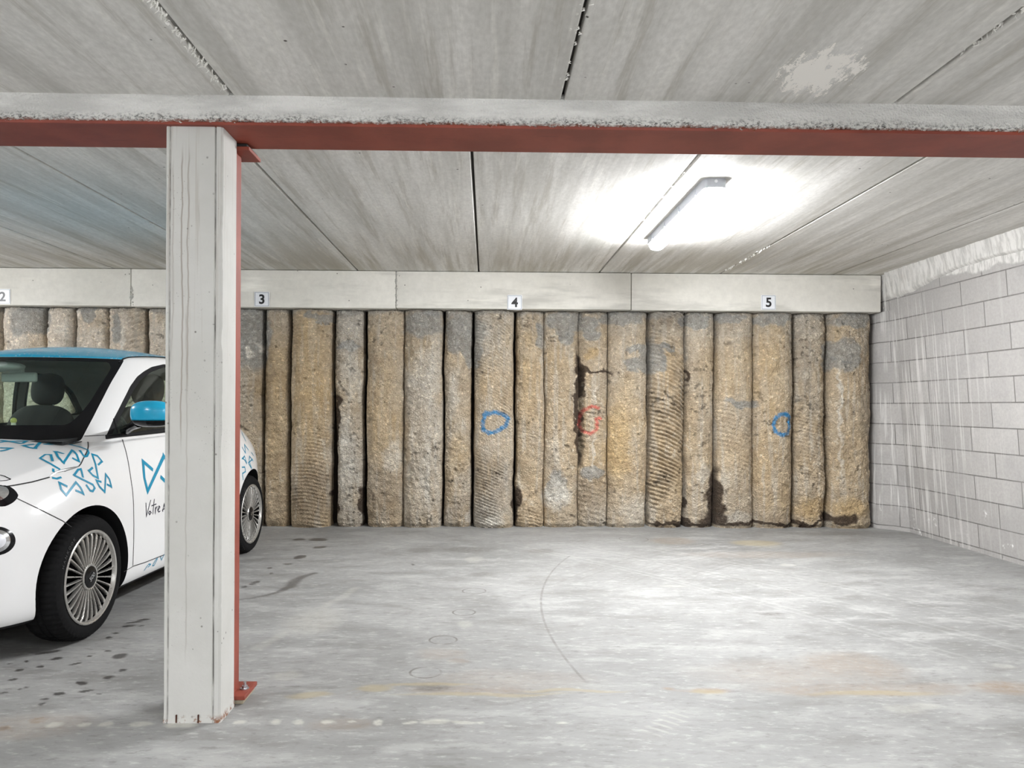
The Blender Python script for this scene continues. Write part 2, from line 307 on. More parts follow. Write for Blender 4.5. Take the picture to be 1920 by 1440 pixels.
# ================================================================== floor
def lines(lo, f0, f1, hi, step, coarse=1.):
    return np.concatenate([np.arange(lo, f0, coarse), np.arange(f0, f1, step), [f1], np.arange(f1 + coarse, hi, coarse), [hi]])
def build_floor():
    gx = lines(XL, -4.2, 3.6, XR + .4, .011); gy = lines(YB, 2.0, 4.4, 4.4001, .010); gy = np.concatenate([gy[:-1], np.arange(4.42, 7.75, .02), [8.2]])
    X, Y = np.meshgrid(gx, gy, indexing='ij'); Z = (fbm(X * .8, Y * .8) - .5) * .004
    n1 = fbm(X * 9, Y * 9, o=4); n2 = fbm(X * 3, Y * 3, 5.); wx = X + (fbm(X * 6, Y * 6, 9.) - .5) * .08; wy = Y + (fbm(X * 6, Y * 6, 11.) - .5) * .08
    D = np.zeros_like(X); Br = D.copy(); Wh = D.copy(); Ye = D.copy(); Gr = D.copy()
    def blob(px, py, hx, hy, soft=.5, a=0, w=True):     # half sizes in photo pixels, measured on the ground
        p = onZ(px, py, 0); q = onZ(px + hx, py, 0); s = onZ(px, py - hy, 0); rx = abs(q.x - p.x); ry = abs(s.y - p.y)
        dx = (wx if w else X) - p.x; dy = (wy if w else Y) - p.y; ca, sa = math.cos(a), math.sin(a); u = dx * ca + dy * sa; v = -dx * sa + dy * ca
        return sstep(1 + soft, 1 - soft, (u / rx)**2 + (v / ry)**2)
    c8 = lambda x, y: (x / 4, 1150 + y / 4)
    for x, y, hx, hy, a in ((865, 150, 26, 7, .2), (805, 185, 30, 8, .4), (795, 290, 26, 7, .3), (870, 325, 50, 20, 0), (640, 325, 18, 6, 0), (425, 335, 40, 11, .4), (325, 393, 32, 9, .3), (205, 358, 22, 6, 0),
                            (555, 380, 28, 8, .5), (140, 430, 34, 10, .2), (105, 495, 34, 8, .3), (630, 525, 32, 14, .4), (665, 585, 52, 12, .7), (840, 480, 36, 9, .6), (940, 430, 22, 10, .2), (430, 615, 40, 14, .5),
                            (735, 612, 15, 7, .3), (315, 657, 30, 10, .2), (305, 695, 24, 10, .1), (185, 557, 20, 6, .1), (135, 572, 18, 6, 0), (20, 603, 22, 8, .4), (965, 95, 40, 8, .6), (1060, 45, 40, 8, .5), (1000, 65, 50, 6, .6), (370, 290, 90, 10, .6), (1040, 95, 20, 5, .4), (60, 380, 18, 5, 0)):
        px, py = c8(x, y); D = np.maximum(D, blob(px, py, hx / 4, hy / 4, .45, a) * .85)
    for x, y, hx, hy in ((345, 207, 24, 7), (365, 205, 14, 5), (150, 322, 20, 5), (135, 332, 14, 4), (100, 345, 12, 3), (295, 238, 22, 3), (215, 257, 12, 3), (210, 285, 12, 3), (445, 162, 34, 4), (430, 126, 40, 6), (345, 128, 28, 3), (863, 243, 6, 3), (775, 1135, 4, 3)):
        D = np.maximum(D, blob(420 + x / 2.46, 960 + y / 2.46, hx / 2.46, hy / 2.46 + .4, .45) * .75)
    pts = [onZ(420 + x / 2.46, 960 + y / 2.46, 0) for x, y in ((60, 402), (130, 395), (200, 385), (260, 368), (310, 345), (340, 310), (375, 295), (420, 283))]
    for (a, b), wd in zip(zip(pts, pts[1:]), (.012, .014, .018, .028, .035, .03, .022)):
        ax, ay = b.x - a.x, b.y - a.y; L = ax * ax + ay * ay; tt = np.clip(((wx - a.x) * ax + (wy - a.y) * ay) / L, 0, 1); d = np.hypot(wx - a.x - tt * ax, wy - a.y - tt * ay)
        D = np.maximum(D, sstep(wd * 1.6, wd * .5, d) * .6)
    for a, b in ((35 / 4, 1150 + 865 / 4), (300 / 4, 1150 + 805 / 4)): Br = np.maximum(Br, blob(a, b, 15, 5.5, .3) * .9)
    D = np.maximum(D, blob(9, 1366, 9, 4, .3) * .4)
    # brown seepage band where the old beam line runs
    for px, py, hx, hy, k in ((880, 1294, 120, 7, .5), (1620, 1292, 190, 13, .55), (1600, 1250, 95, 26, .5), (1890, 1290, 60, 12, .8), (1330, 1294, 45, 4, .8), (1500, 1262, 180, 24, .35), (960, 1275, 150, 18, .3), (640, 1358, 60, 10, .35), (830, 1226, 40, 10, .35), (860, 1240, 20, 4, .5),
                             (1255, 1290, 12, 3, .9), (60, 1360, 110, 22, .4), (1290, 1294, 30, 3, .5), (1440, 1040, 150, 6, .35), (1260, 1014, 40, 6, .5)):
        Br = np.maximum(Br, blob(px, py, hx, hy, .8) * k * (.4 + n1))
    for px, py, hx, hy in ((700, 1290, 30, 7), (900, 1302, 150, 3), (800, 1284, 90, 3), (580, 1305, 45, 6), (1330, 1296, 34, 4), (1640, 1300, 120, 4), (1080, 1295, 90, 3), (1420, 1018, 45, 5)): Ye = np.maximum(Ye, blob(px, py, hx, hy, .7) * .6)
    for px, hx, hy in ((445, 11, 4), (512, 12, 5), (558, 9, 4), (617, 13, 3), (660, 8, 2), (711, 8, 4), (770, 14, 2), (815, 24, 4), (880, 16, 2), (906, 6, 3), (340, 26, 6), (205, 14, 4), (165, 10, 3), (110, 16, 5), (1057, 10, 2), (870, 30, 3), (270, 22, 5)): Wh = np.maximum(Wh, blob(px, 1354 + (4 if px < 400 else 0), hx, hy, .6))
    for px, py, hx, hy in ((890, 1050, 16, 5), (1880, 1248, 16, 4), (870, 1170, 14, 6), (535, 1268, 24, 9), (580, 1302, 20, 6), (1700, 1330, 40, 8), (1740, 1325, 26, 6), (1430, 1022, 30, 5), (590, 1163, 50, 22), (1480, 1060, 14, 2), (1260, 1098, 26, 2)): Wh = np.maximum(Wh, blob(px, py, hx, hy, .95) * .45)
    pa, pb = onZ(530, 1190, 0), onZ(640, 1120, 0); ax, ay = pb.x - pa.x, pb.y - pa.y; tt = np.clip(((wx - pa.x) * ax + (wy - pa.y) * ay) / (ax * ax + ay * ay), -.3, 1.3)
    Wh = np.maximum(Wh, sstep(.05, .01, np.hypot(wx - pa.x - tt * ax, wy - pa.y - tt * ay)) * .3)
    for px, py, hx, hy, k in ((815, 1291, 36, 5, .7), (790, 1032, 26, 4, .5), (880, 1031, 50, 5, .6), (905, 1078, 26, 4, .5), (1440, 1150, 26, 3, .7), (1010, 1033, 26, 4, .5), (1740, 1000, 60, 3, .4), (1550, 1000, 80, 3, .4)): Gr = np.maximum(Gr, blob(px, py, hx, hy, .8) * k)
    # tyre tread prints: rows of short bars
    def tread(px, py, w, l, ang, k, tip=0):
        p = onZ(px, py, 0); dx = X - p.x; dy = Y - p.y; ca, sa = math.cos(ang), math.sin(ang); u = dx * ca + dy * sa; v = -dx * sa + dy * ca
        bars = sstep(.2, .6, np.sin((v + np.abs(u) * tip) * 2 * np.pi / .045)); return .6 * bars * sstep(w, w * .8, np.abs(u)) * sstep(l, l * .6, np.abs(v)) * k * sstep(.35, .6, n2 + .15)
    Gr = np.maximum(Gr, tread(640, 1260, .09, .2, .15, .5, .6)); Br = np.maximum(Br, tread(615, 1350, .1, .12, .2, .6, .8)); Gr = np.maximum(Gr, tread(835, 1395, .08, .3, .05, .5)); Br = np.maximum(Br, tread(640, 1302, .1, .1, 1.2, .4, .5))
    Gr = np.maximum(Gr, tread(1000, 1320, .06, .12, .6, .5)); Wh = np.maximum(Wh, tread(1250, 1355, .05, .16, -.7, .7)); Br = np.maximum(Br, tread(1600, 1260, .14, .2, 1.3, .5))
    Gr = np.maximum(Gr, tread(1150, 1380, .1, .25, -.2, .3)); Gr = np.maximum(Gr, tread(1800, 1380, .1, .2, .3, .25))
    o = from_np('floor', np.stack([X, Y, Z], -1).reshape(-1, 3), gridfaces(len(gx), len(gy), True), M_FLOOR)
    set_attr(o, 'marks', np.stack([D, Br, Wh], -1).reshape(-1, 3)); set_attr(o, 'marks_b', np.stack([Ye, Gr, Gr * 0], -1).reshape(-1, 3)); o['kind'] = 'structure'
build_floor()
# ================================================================== ceiling slabs with open joints
def slab_ceiling(joints, x0, x1, y0, y1, z, name, ragged):
    bm = bmesh.new(); xs = [x0] + joints + [x1]; g = .007
    for a, b in zip(xs, xs[1:]): box(bm, a + g, b - g, y0, y1, z, z + .2, .006)
    box(bm, x0, x1, y0, y1, z + .035, z + .3)
    o = obj(name, bm, [M_CEIL, M_JOINT]); o['kind'] = 'structure'
    for p in o.data.polygons:
        if p.center.z > z + .03 and (p.center.z < z + .04 or p.center.z > z + .25): p.material_index = 1
    for j, (ya, yb, dens, L) in ragged.items():
        bm = bmesh.new()
        for k in range(int((yb - ya) * dens)):
            y = random.uniform(ya, yb); x = j + random.gauss(-.006, .007); r = random.uniform(.001, .0035); l = random.uniform(.3, 1) * L
            tube(bm, [(x, y, z + .003), (x + random.gauss(0, .004), y + random.gauss(0, .003), z - l * .5), (x + random.gauss(-.004, .005), y, z - l)], [r * 1.6, r, r * .3], 5)
            if random.random() < .5:
                s = bmesh.ops.create_icosphere(bm, subdivisions=1, radius=1, matrix=Matrix.Translation((j + random.gauss(-.012, .008), y, z)) @ Matrix.Diagonal((random.uniform(.002, .007), random.uniform(.003, .011), .0015, 1)))
        d = obj('mortar_drips', bm, M_DRIP, o); d['kind'] = 'stuff'
    return o
slab_ceiling([-8.4, -7.2, -6.0, -4.8, -3.62, -2.435, -1.265, -.0825, 1.104, 2.3, 3.42], XL, XR + .3, 3.12, 8.2, ZC, 'ceiling', {2.3: (6.2, 7.35, 60, .02), -2.435: (5.2, 5.9, 10, .008), 1.104: (4.1, 5.5, 10, .006)})
slab_ceiling([-9.7, -8.45, -7.2, -5.95, -4.7, -3.45, -2.2, -.96, .2825, 1.55, 2.8], XL, XR + .3, YB, 2.96, ZF, 'ceiling', {-.96: (2.2, 2.85, 130, .018), .2825: (2.1, 2.85, 18, .008), 1.55: (2.0, 2.5, 60, .018)})
# ================================================================== walls
def wall(name, pts, mat):
    bm = bmesh.new(); box(bm, *pts); o = obj(name, bm, mat); o['kind'] = 'structure'; return o
wall('wall_back', (XL - .2, XR + .4, WB + .22, WB + .5, -.1, ZC + .2), simple('dark_soil', srgb(58, 48, 38), .95, var=.3, scale=12, bump=.5))
wall('wall_left', (XL - .2, XL, YB, WB + .2, -.1, ZC + .2), M_PLAIN)
wall('wall_front', (XL - .2, XR + .4, YB - .2, YB, -.1, ZC + .2), M_PLAIN)
bm = bmesh.new(); box(bm, XR, XR + .3, YB, WB + .2, -.1, ZC + .15)
for v in bm.verts:
    if v.co.x < XR + .1: v.co.x = 4.12 if v.co.z < 1 else 3.90
o = obj('wall_right', bm, M_BLOCK); o['kind'] = 'structure'
# plaster fillet smeared along the top of the block wall and down the corner
V = []; ny = 260; nz = 26
for i in range(ny):
    y = 3.3 + (7.42 - 3.3) * i / (ny - 1); zb = 2.36 - .10 * sstep(6.2, 7.3, np.float64(y)) + .05 * (fbm(y * 1.7, 3.) - .5) + .03 * (fbm(y * 9, 1.) - .5)
    for k in range(nz):
        z = zb + (ZC + .01 - zb) * k / (nz - 1); xw = 4.12 - .22 * (z + .1) / 2.77; th = .004 + .02 * min(1, k / 3) * (0.5 + .9 * vnoise(y * 30, z * 9)) + .02 * (k / nz)**2
        V.append((xw - th * min(1, k), y, z))
t = NT('plaster'); a_ = t.noise(1, 5, .7, t.map((1, 22, 5))); c = t.mix(t.ss(.42, .6, a_), srgb(200, 198, 194), srgb(172, 170, 166)); t.bsdf(c, .85, t.bump(a_, .4, .006))
pl = from_np('plaster_band', V, gridfaces(ny, nz), t.m, o)
V = []; zz = np.linspace(0, ZL, 120)
for z in zz:
    w_ = .004 * (fbm(z * 20, 5.) - .5); xw = 4.12 - .22 * (z + .1) / 2.77
    for x, y in ((3.905 + w_ * 2, 7.80), (3.905 + w_ * 2, 7.60), (3.905 + (xw - 3.905) * .6, 7.50), (xw - .002, 7.36)): V.append((x, y, z))
from_np('corner_fill', V, gridfaces(120, 4, True), M_BLOCK, o)
# concrete ring beam of four lengths above the piles
edges = [XL, onY(247, 540, WB - .13).x, onY(743, 540, WB - .13).x, onY(1183, 540, WB - .13).x, 3.90]
lab = ['pale precast concrete beam above the piles carrying bay sign 2', 'pale precast concrete beam above the piles carrying bay sign 3', 'pale precast concrete beam above the piles carrying bay sign 4', 'pale precast concrete beam above the piles carrying bay sign 5, ending at block wall']
for i in range(4):
    bm = bmesh.new(); box(bm, edges[i] + .003, edges[i + 1] - .003, WB - .15, WB + .15, ZL - .003 * (i % 2), ZC - .004, .006)
    tag(obj('concrete_ring_beam', bm, M_LEDGE, smooth=True, angle=35), lab[i], 'concrete beam', 'ring beam lengths above the pile wall')
# crumbs of mortar in the beam joints
for px in (247, 743, 1660):
    bm = bmesh.new(); p = onY(px, 540, WB - .155)
    for k in range(26):
        z = (ZL + .01 + random.random() * (.18 if px == 247 else .34)); s = random.uniform(.004, .011)
        bmesh.ops.create_icosphere(bm, subdivisions=1, radius=1, matrix=Matrix.Translation((p.x + random.gauss(0, .005) * (1 + (ZL + .12 - z) * 12 * (px == 247 and z < ZL + .1)), p.y + .004, z)) @ Matrix.Diagonal((s, .004, s * 1.3, 1)))
    for v in bm.verts: v.co.x += random.gauss(0, .002); v.co.z += random.gauss(0, .002)
    tag(obj('joint_mortar', bm, simple('grey_mortar', srgb(170, 168, 162), .9, bump=.4)), {247: 'crumbly mortar in beam joint beside the sign 2 length', 743: 'crumbly grey mortar filling the beam joint right of sign 3', 1660: 'ragged mortar where the beam meets the block wall'}[px], 'mortar', kind='stuff')
# ================================================================== bored pile wall
B_ = [-330, -240, -165, -85, -8, 77, 130, 194, 268, 330, 392, 430, 489, 539, 622, 682, 755, 830, 886, 966, 1021, 1087, 1142, 1219, 1287, 1344, 1417, 1494, 1556, 1642]
PL = {  # pixel left edge: (ridge strength, ridge pitch, slant, roughness, tone 0 beige..1 grey, bulge, label)
 -8: (.3, .05, .2, 1, .75, .1, 'light grey pile at the left picture edge, above the car roof'), 77: (.2, .05, .2, 1, .7, .1, 'narrow pale pile behind the car roof, second from left edge'),
 130: (.5, .09, -.3, 1.2, .7, .1, 'cement-smeared pile behind the car roof below beam joint'), 194: (1., .06, .35, 1, .6, .12, 'ridged grey pile with white run above the car roof'),
 268: (.2, .05, .2, 1.1, .7, .1, 'pinkish pale pile just left of the concrete column'), 430: (.7, .05, .1, 1, .45, .13, 'pile with glossy grey cement top, directly right of the red post'),
 489: (.2, .08, .1, 1.3, .3, .07, 'narrow brown pile just right of the car tail, dark grooves'), 539: (.9, .035, -.12, .6, .1, .15, 'broad tan pile below sign 3 with fine level drilling ridges'),
 622: (.15, .05, .0, 1.3, .75, .07, 'narrow whitish grey pile set back between two dark gaps'), 682: (.25, .06, -.2, 1.3, .22, .12, 'tan rough pile with pale patch, right of the narrow whitish pile'),
 755: (.1, .06, 0, 1.3, .45, .14, 'broad pile with cracked grey cement cap below third beam joint'), 830: (.3, .06, -.2, 1.1, .3, .07, 'narrow tan pile with small grey cement smear at its right'),
 886: (1., .03, -.5, .9, .5, .16, 'slanting ridged pile bearing the left blue painted ring'), 966: (.8, .035, -.25, 1.2, .15, .07, 'tan pile right of the left blue ring, with combed ridges'),
 1021: (.15, .06, -.3, 1.1, .15, .08, 'smooth tan pile with grey cement blotch at its top'), 1087: (.6, .05, -.3, 1, .15, .05, 'pile bearing the faded red letter and a dark broken edge'),
 1142: (.25, .06, -.2, 1, .05, .13, 'broad ochre pile right of the faded red letter'), 1219: (2.2, .042, -.45, .7, .12, .14, 'strongly ribbed pile with dark diagonal drilling grooves'),
 1287: (.25, .06, -.3, .8, .25, .10, 'plain pile with wet brown stain at its bottom right'), 1344: (.6, .045, -.35, .9, .2, .14, 'pile with small grey smear at mid height left of sign 5'),
 1417: (.35, .06, -.5, .8, .12, .15, 'pile below sign 5 bearing the right blue painted ring'), 1494: (1., .035, -.35, 1.1, .25, .10, 'combed brownish pile right of the right blue ring'),
 1556: (.25, .07, -.4, 1.1, .25, .15, 'rightmost pile with large round cement patch beside block wall')}
YF = WB
def blobs_on(PXs, PYs): pass
CEM = [(600, 605, 7, 9), (652, 650, 25, 8), (870, 625, 40, 40), (793, 610, 38, 26), (882, 660, 16, 32), (896, 655, 10, 40), (1058, 600, 40, 20), (1060, 625, 20, 16), (1012, 630, 8, 24), (1105, 605, 18, 14), (1110, 625, 16, 9), (1165, 595, 45, 14), (1218, 668, 18, 32), (1200, 650, 22, 10), (1192, 684, 22, 12), (1240, 650, 25, 7), (1235, 680, 18, 14), (1300, 600, 26, 14), (1385, 755, 30, 8), (1252, 650, 14, 5), (1370, 597, 30, 10), (1450, 597, 36, 12), (1600, 597, 38, 14), (1585, 665, 30, 32), (1555, 665, 12, 30), (1400, 760, 20, 8), (470, 630, 34, 60), (1110, 890, 26, 14), (1045, 912, 20, 30), (50, 600, 40, 30), (215, 620, 12, 30), (160, 590, 14, 14), (600, 595, 30, 8)]
WHT = [(1045, 930, 24, 26, .8), (920, 975, 26, 10, .8), (885, 970, 14, 12, .5), (1200, 960, 30, 30, .5), (800, 880, 6, 60, .5), (735, 860, 16, 24, .5), (640, 850, 22, 90, .45), (1320, 890, 12, 14, .5), (1576, 760, 3, 70, .7), (1580, 860, 2, 50, .5), (230, 650, 6, 36, .9), (810, 700, 16, 60, .4), (655, 700, 18, 60, .35), (1115, 850, 3, 40, .6), (1118, 745, 3, 20, .6), (1020, 640, 3, 60, .5), (1370, 975, 40, 10, .4), (463, 665, 8, 10, .9), (483, 650, 5, 8, .8), (850, 730, 10, 40, .4), (910, 620, 12, 50, .4)]
WET = [(1085, 760, 7, 110), (1090, 700, 8, 22), (1112, 697, 34, 3.5), (1343, 940, 15, 58), (1340, 975, 28, 12), (1300, 984, 60, 5), (970, 950, 8, 34), (1260, 984, 40, 5), (1580, 978, 24, 9), (1550, 975, 12, 14), (1660, 985, 22, 8), (1420, 985, 80, 4), (628, 790, 5, 60), (626, 950, 6, 40), (1290, 700, 4, 16), (680, 960, 6, 50), (1500, 984, 60, 4), (1286, 920, 3, 40)]
OCH = [(1160, 820, 24, 80, .7), (1175, 760, 20, 60, .4), (1110, 660, 14, 10, .6), (1380, 700, 60, 60, .25), (1110, 860, 16, 30, .2), (580, 720, 34, 120, .4), (720, 780, 30, 90, .35), (1450, 700, 36, 90, .3), (1530, 955, 30, 20, .6), (1600, 955, 34, 20, .6), (510, 760, 24, 130, .4), (858, 850, 20, 40, .4), (990, 700, 26, 90, .25), (920, 800, 20, 20, .15)]
DRK = [(580, 930, 36, 60, .4), (720, 930, 34, 50, .35), (920, 900, 30, 50, .3), (1110, 930, 26, 50, .35), (900, 970, 26, 14, .7), (660, 655, 26, 8, .4), (500, 700, 12, 90, .5), (1385, 975, 50, 12, .4), (1470, 978, 30, 10, .4), (1625, 700, 12, 200, .3), (1250, 600, 30, 16, .4), (1510, 690, 14, 60, .25), (700, 700, 12, 80, .2), (590, 900, 40, 30, .25), (860, 960, 30, 30, .3)]
def pile(i):
    a, b = B_[i], B_[i + 1]; key = a; rs, pitch, sl, ro, tone, bulge, label = PL.get(key, (.4, .05, .2, 1, .5, .11, None))
    x0 = onY(a, 780, YF - .10).x; x1 = onY(b, 780, YF - .10).x; hw = (x1 - x0) / 2; cx = (x0 + x1) / 2; nu = max(30, int(hw * 2 / .0075)); nv = 285
    u = np.linspace(-1.0, 1.0, nu)[:, None]; z = np.linspace(0.0, ZL + .02, nv)[None, :]; sd = i * 7.3
    gapL = .001 + .034 * np.clip(fbm(z * 1.6, sd) - .42, 0, 1) + .009 * fbm(z * 11, sd, o=5, g=.7); gapR = .001 + .034 * np.clip(fbm(z * 1.6, sd + 3) - .42, 0, 1) + .009 * fbm(z * 11, sd + 5, o=5, g=.7)
    softL = key in (1021, 1087, 1142, 194, 755, 1417); softR = key in (966, 1021, 1087, 130, 682, 1344)
    if softL: gapL = gapL * .12
    if softR: gapR = gapR * .12
    if key in (622,): gapL = gapL + .022 * sstep(1.6, .6, z); gapR = gapR + .014
    if key in (539, 489): gapR = gapR + .006
    wb = lambda j: (fbm(z * 2.5, j * 7.7) - .5) * .030 + (fbm(z * 13, j * 3.1) - .5) * .007; xl = x0 + wb(i) + gapL; xr_ = x1 + wb(i + 1) - gapR; ww = (xr_ - xl) / 2; cc = (xl + xr_) / 2
    x = cc + ww * np.sign(u) * np.abs(u)**.9 + 0 * z; q = np.abs(u)
    cap = sstep(ZL + .02, ZL - .05, z); fall = np.where(u < 0, .25 if softL else 1., .25 if softR else 1.); prof = (1 - q**3.0 * .6) * (1 - fall * sstep(.90, 1.0, q))**.5
    y = YF + .06 - (bulge * .75 + .06) * prof * (1 - .35 * (1 - cap)) + .0 * z + .07 * fall * sstep(.95, 1., q)
    n1 = fbm(x * 3 + sd, z * 2.2, 2.) - .5; n2 = fbm(x * 13, z * 10, sd, o=5, g=.6) - .5; n3 = vnoise(x * 60, z * 60, sd) - .5
    wob = (fbm(x * 5, z * 4, sd + 1) - .5) * .04; ph = (z - sl * (x - cx) - .8 * (x - cx)**2 * np.sign(sl) + wob) / pitch * 2 * np.pi
    amp = rs * (.25 + 1.2 * sstep(.4, .65, fbm(x * 2.5, z * 2., sd + 20))); ridge = np.sin(ph + 2.0 * vnoise(z * 9, sd)) * (1 - .5 * vnoise(x * 20, z * 14))
    y = y - (n1 * .05 + n2 * .055 * ro + n3 * .013 * ro + ridge * .0085 * amp) * (1 - .7 * sstep(.9, 1., q))
    if key == 1087: brk = sstep(-.55, -.95, u) * sstep(.55, .62, z + .1 * (fbm(z * 8, 2.) - .5)) * sstep(1.62, 1.55, z); y = y + brk * .09
    y = y + .03 * sstep(.05, .0, z)
    # surface colour: cement, earth and stains, with darker ridge grooves
    YE = YF - .10; pxs = PX + F * (x * rt.x + YE * rt.y) / (x * fd.x + YE * fd.y); pys = PY - F * (z - CH) / YE + (pxs - PX) * ROLL
    wxp = pxs + (fbm(x * 12, z * 12, 50.) - .5) * 26; wyp = pys + (fbm(x * 12, z * 12, 60.) - .5) * 26; s3 = lambda *c: np.array(srgb(*c))[None, None]
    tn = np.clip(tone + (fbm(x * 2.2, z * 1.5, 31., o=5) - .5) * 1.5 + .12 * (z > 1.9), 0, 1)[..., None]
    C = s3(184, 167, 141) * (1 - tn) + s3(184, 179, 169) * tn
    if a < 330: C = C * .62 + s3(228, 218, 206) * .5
    mot = (fbm(x * 8, z * 6, sd + 8, o=5, g=.65))[..., None]; C = C * (.80 + .62 * mot)
    ol = fbm(x * 5, z * 3, sd + 17, o=4)[..., None]; C = C * (1 - sstep(.52, .7, ol) * .35) + s3(194, 170, 130) * sstep(.52, .7, ol) * .35
    st = sstep(.56, .68, fbm(x * 34, z * 2.2, sd + 11, o=3))[..., None]; C = C * (1 - st * .4) + s3(206, 202, 192) * st * .4
    sg = (sstep(.35, 1, -ridge) * np.clip(amp, 0, 1))[..., None]; C = C * (1 - .2 * sg)  # colour darkened along the hollows between ridges
    pit = sstep(.64, .74, fbm(x * 26, z * 26, sd + 5, o=3)) * sstep(.45, .6, fbm(x * 4, z * 4, sd + 6)); C = C * (1 - .55 * pit[..., None]); fl = sstep(.66, .76, fbm(x * 30, z * 22, sd + 15, o=3)) * sstep(.42, .58, fbm(x * 5, z * 5, sd + 16)); C = C * (1 - fl[..., None] * .6) + s3(232, 224, 206) * fl[..., None] * .6; y = y + .012 * pit * (q < .9)
    def m(L, soft, k=1.): 
        r = np.zeros_like(x)
        for t_ in L:
            d = ((wxp - t_[0]) / t_[2])**2 + ((wyp - t_[1]) / t_[3])**2; r = np.maximum(r, sstep(1 + soft, 1 - soft, d) * (t_[4] if len(t_) > 4 else k))
        return r[..., None]
    def mixc(C, mm, col): return C * (1 - mm) + col * mm
    C = mixc(C, m(OCH, .95) * .85, s3(202, 172, 118)); C = mixc(C, m(DRK, .95) * (.4 + mot), s3(112, 98, 82))
    gt = sstep(2.08, 2.14, z + (fbm(x * 9, z * 9, 3.) - .5) * .14)[..., None] * .7; C = mixc(C, gt, s3(158, 158, 154))
    C = mixc(C, m(CEM, .3) * .75, s3(156, 158, 156) * (.85 + .3 * mot)); C = mixc(C, m(WHT, .8), s3(226, 222, 212)); C = mixc(C, m(WET, .35) * .93, s3(58, 42, 28))
    # sprayed marks
    def spray(C, pts, wd, col, k):
        jit = (vnoise(x * 90, z * 90, 4.) - .5) * 3; d = np.full_like(x, 1e9)
        for (ax, ay), (bx, by) in zip(pts, pts[1:]):
            L = (bx - ax)**2 + (by - ay)**2; tt = np.clip(((pxs - ax) * (bx - ax) + (pys - ay) * (by - ay)) / L, 0, 1); d = np.minimum(d, np.hypot(pxs - ax - tt * (bx - ax), pys - ay - tt * (by - ay)))
        mm = (sstep(wd + 1.8, wd - 1.2, d + jit) * k * (.65 + .5 * vnoise(x * 50, z * 50, 7.)))[..., None]; return mixc(C, np.clip(mm, 0, 1), col)
    blue = s3(46, 138, 196)
    C = spray(C, [(912, 774), (906, 790), (906, 806), (918, 812), (934, 808), (948, 798), (953, 785), (944, 777), (928, 773), (908, 778)], 3.4, blue, .9)
    C = spray(C, [(1474, 776), (1482, 782), (1482, 800), (1479, 813), (1467, 817), (1455, 811), (1450, 798), (1453, 785), (1461, 778), (1474, 776)], 3.2, blue, .95)
    C = spray(C, [(1124, 765), (1112, 762), (1098, 768), (1090, 780), (1088, 796), (1094, 808), (1108, 814), (1120, 806), (1122, 796), (1120, 786), (1128, 784)], 2.8, s3(222, 108, 98), .8)
    C = spray(C, [(1088, 774), (1140, 774)], .6, s3(70, 55, 40), .8) if key == 1087 else C
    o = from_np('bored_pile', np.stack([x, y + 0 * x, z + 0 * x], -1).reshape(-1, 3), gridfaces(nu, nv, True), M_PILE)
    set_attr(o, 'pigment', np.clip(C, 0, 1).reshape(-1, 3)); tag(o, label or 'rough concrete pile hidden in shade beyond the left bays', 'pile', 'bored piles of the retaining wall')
for i in range(len(B_) - 1):
    if -10 <= B_[i] < 268 or B_[i] >= 268: pile(i) if B_[i] not in (330, 392) else None
for k_, l_ in ((9, 'pale pile standing behind the concrete column, left half'), (10, 'rough pile standing behind the concrete column, right half')):
    PL[B_[k_]] = (.3, .05, .2, 1, .5, .1, l_); pile(k_)
for k_, l_ in ((3, 'pale pile beyond the left picture edge, nearest to it'),): PL[B_[k_]] = (.3, .05, .2, 1, .6, .1, l_); pile(k_)
# ================================================================== front beam
bt = empty('roof_beam', (0, 3.04, 2.25)); tag(bt, 'long red primed steel beam with rough concrete encasement spanning the bays', 'beam')
def lo(o, root): o.location = -Vector(root.location) if root.rotation_euler.z == 0 else o.location; return o
bm = bmesh.new(); box(bm, XL, 3.96, 2.905, 3.175, 2.25, 2.262, .002); lo(obj('bottom_flange', bm, M_STEEL, bt), bt)
bm = bmesh.new(); box(bm, XL, 3.96, 3.03, 3.05, 2.262, 2.6); lo(obj('web', bm, M_STEEL, bt), bt)
# encasement with ragged aggregate lower edge
gx = np.concatenate([np.arange(XL, -2.2, .05), np.arange(-2.2, 2.4, .006), np.arange(2.4, 3.98, .03)]); nv = 34
s = np.linspace(0, 1, nv); X, S = np.meshgrid(gx, s, indexing='ij')
z = 2.256 + (ZF + .02 - 2.256) * S; low = sstep(.36, .0, S + (fbm(X * 9, 2.) - .5) * .35); rag = fbm(X * 70, S * 16, 3., o=3, g=.7) - .5
y = 2.912 - .012 * sstep(0, .1, S) + low * rag * .026 + (fbm(X * 4, S * 2, 8.) - .5) * .012; z = z + low * (fbm(X * 60, S * 8, 5., o=3) - .5) * .022 * (1 - S)
zt = z.copy(); V = np.stack([X, y, z], -1)
back = np.stack([X[:, :2] * 1, 0 * X[:, :2] + 3.0, 0 * X[:, :2] + 2.262], -1); back[:, 0, 1] = 3.03; back[:, 0, 2] = 2.264; back[:, 1, 1] = 2.93; back[:, 1, 2] = 2.2635
V = np.concatenate([back, V], 1)
t = NT('encasement_concrete'); Xs = t.sep(); f = t.noise(60, 6, .8, t.map((1, 1, 1.6))); a_ = t.noise(3, 5, .6, t.map((1, 1, 5)))
c = t.mix(t.ss(.35, .65, a_), srgb(214, 213, 209), srgb(240, 239, 235)); low_ = t.ss(2.305, 2.262, t.math('ADD', Xs[2], t.math('MULTIPLY', t.math('SUBTRACT', t.noise(7, 3), .5), .06)))
c = t.mix(t.math('MULTIPLY', low_, t.ss(.47, .6, f)), c, srgb(76, 72, 66)); c = t.mix(t.math('MULTIPLY', low_, t.ss(.5, .38, f)), c, srgb(236, 234, 228))
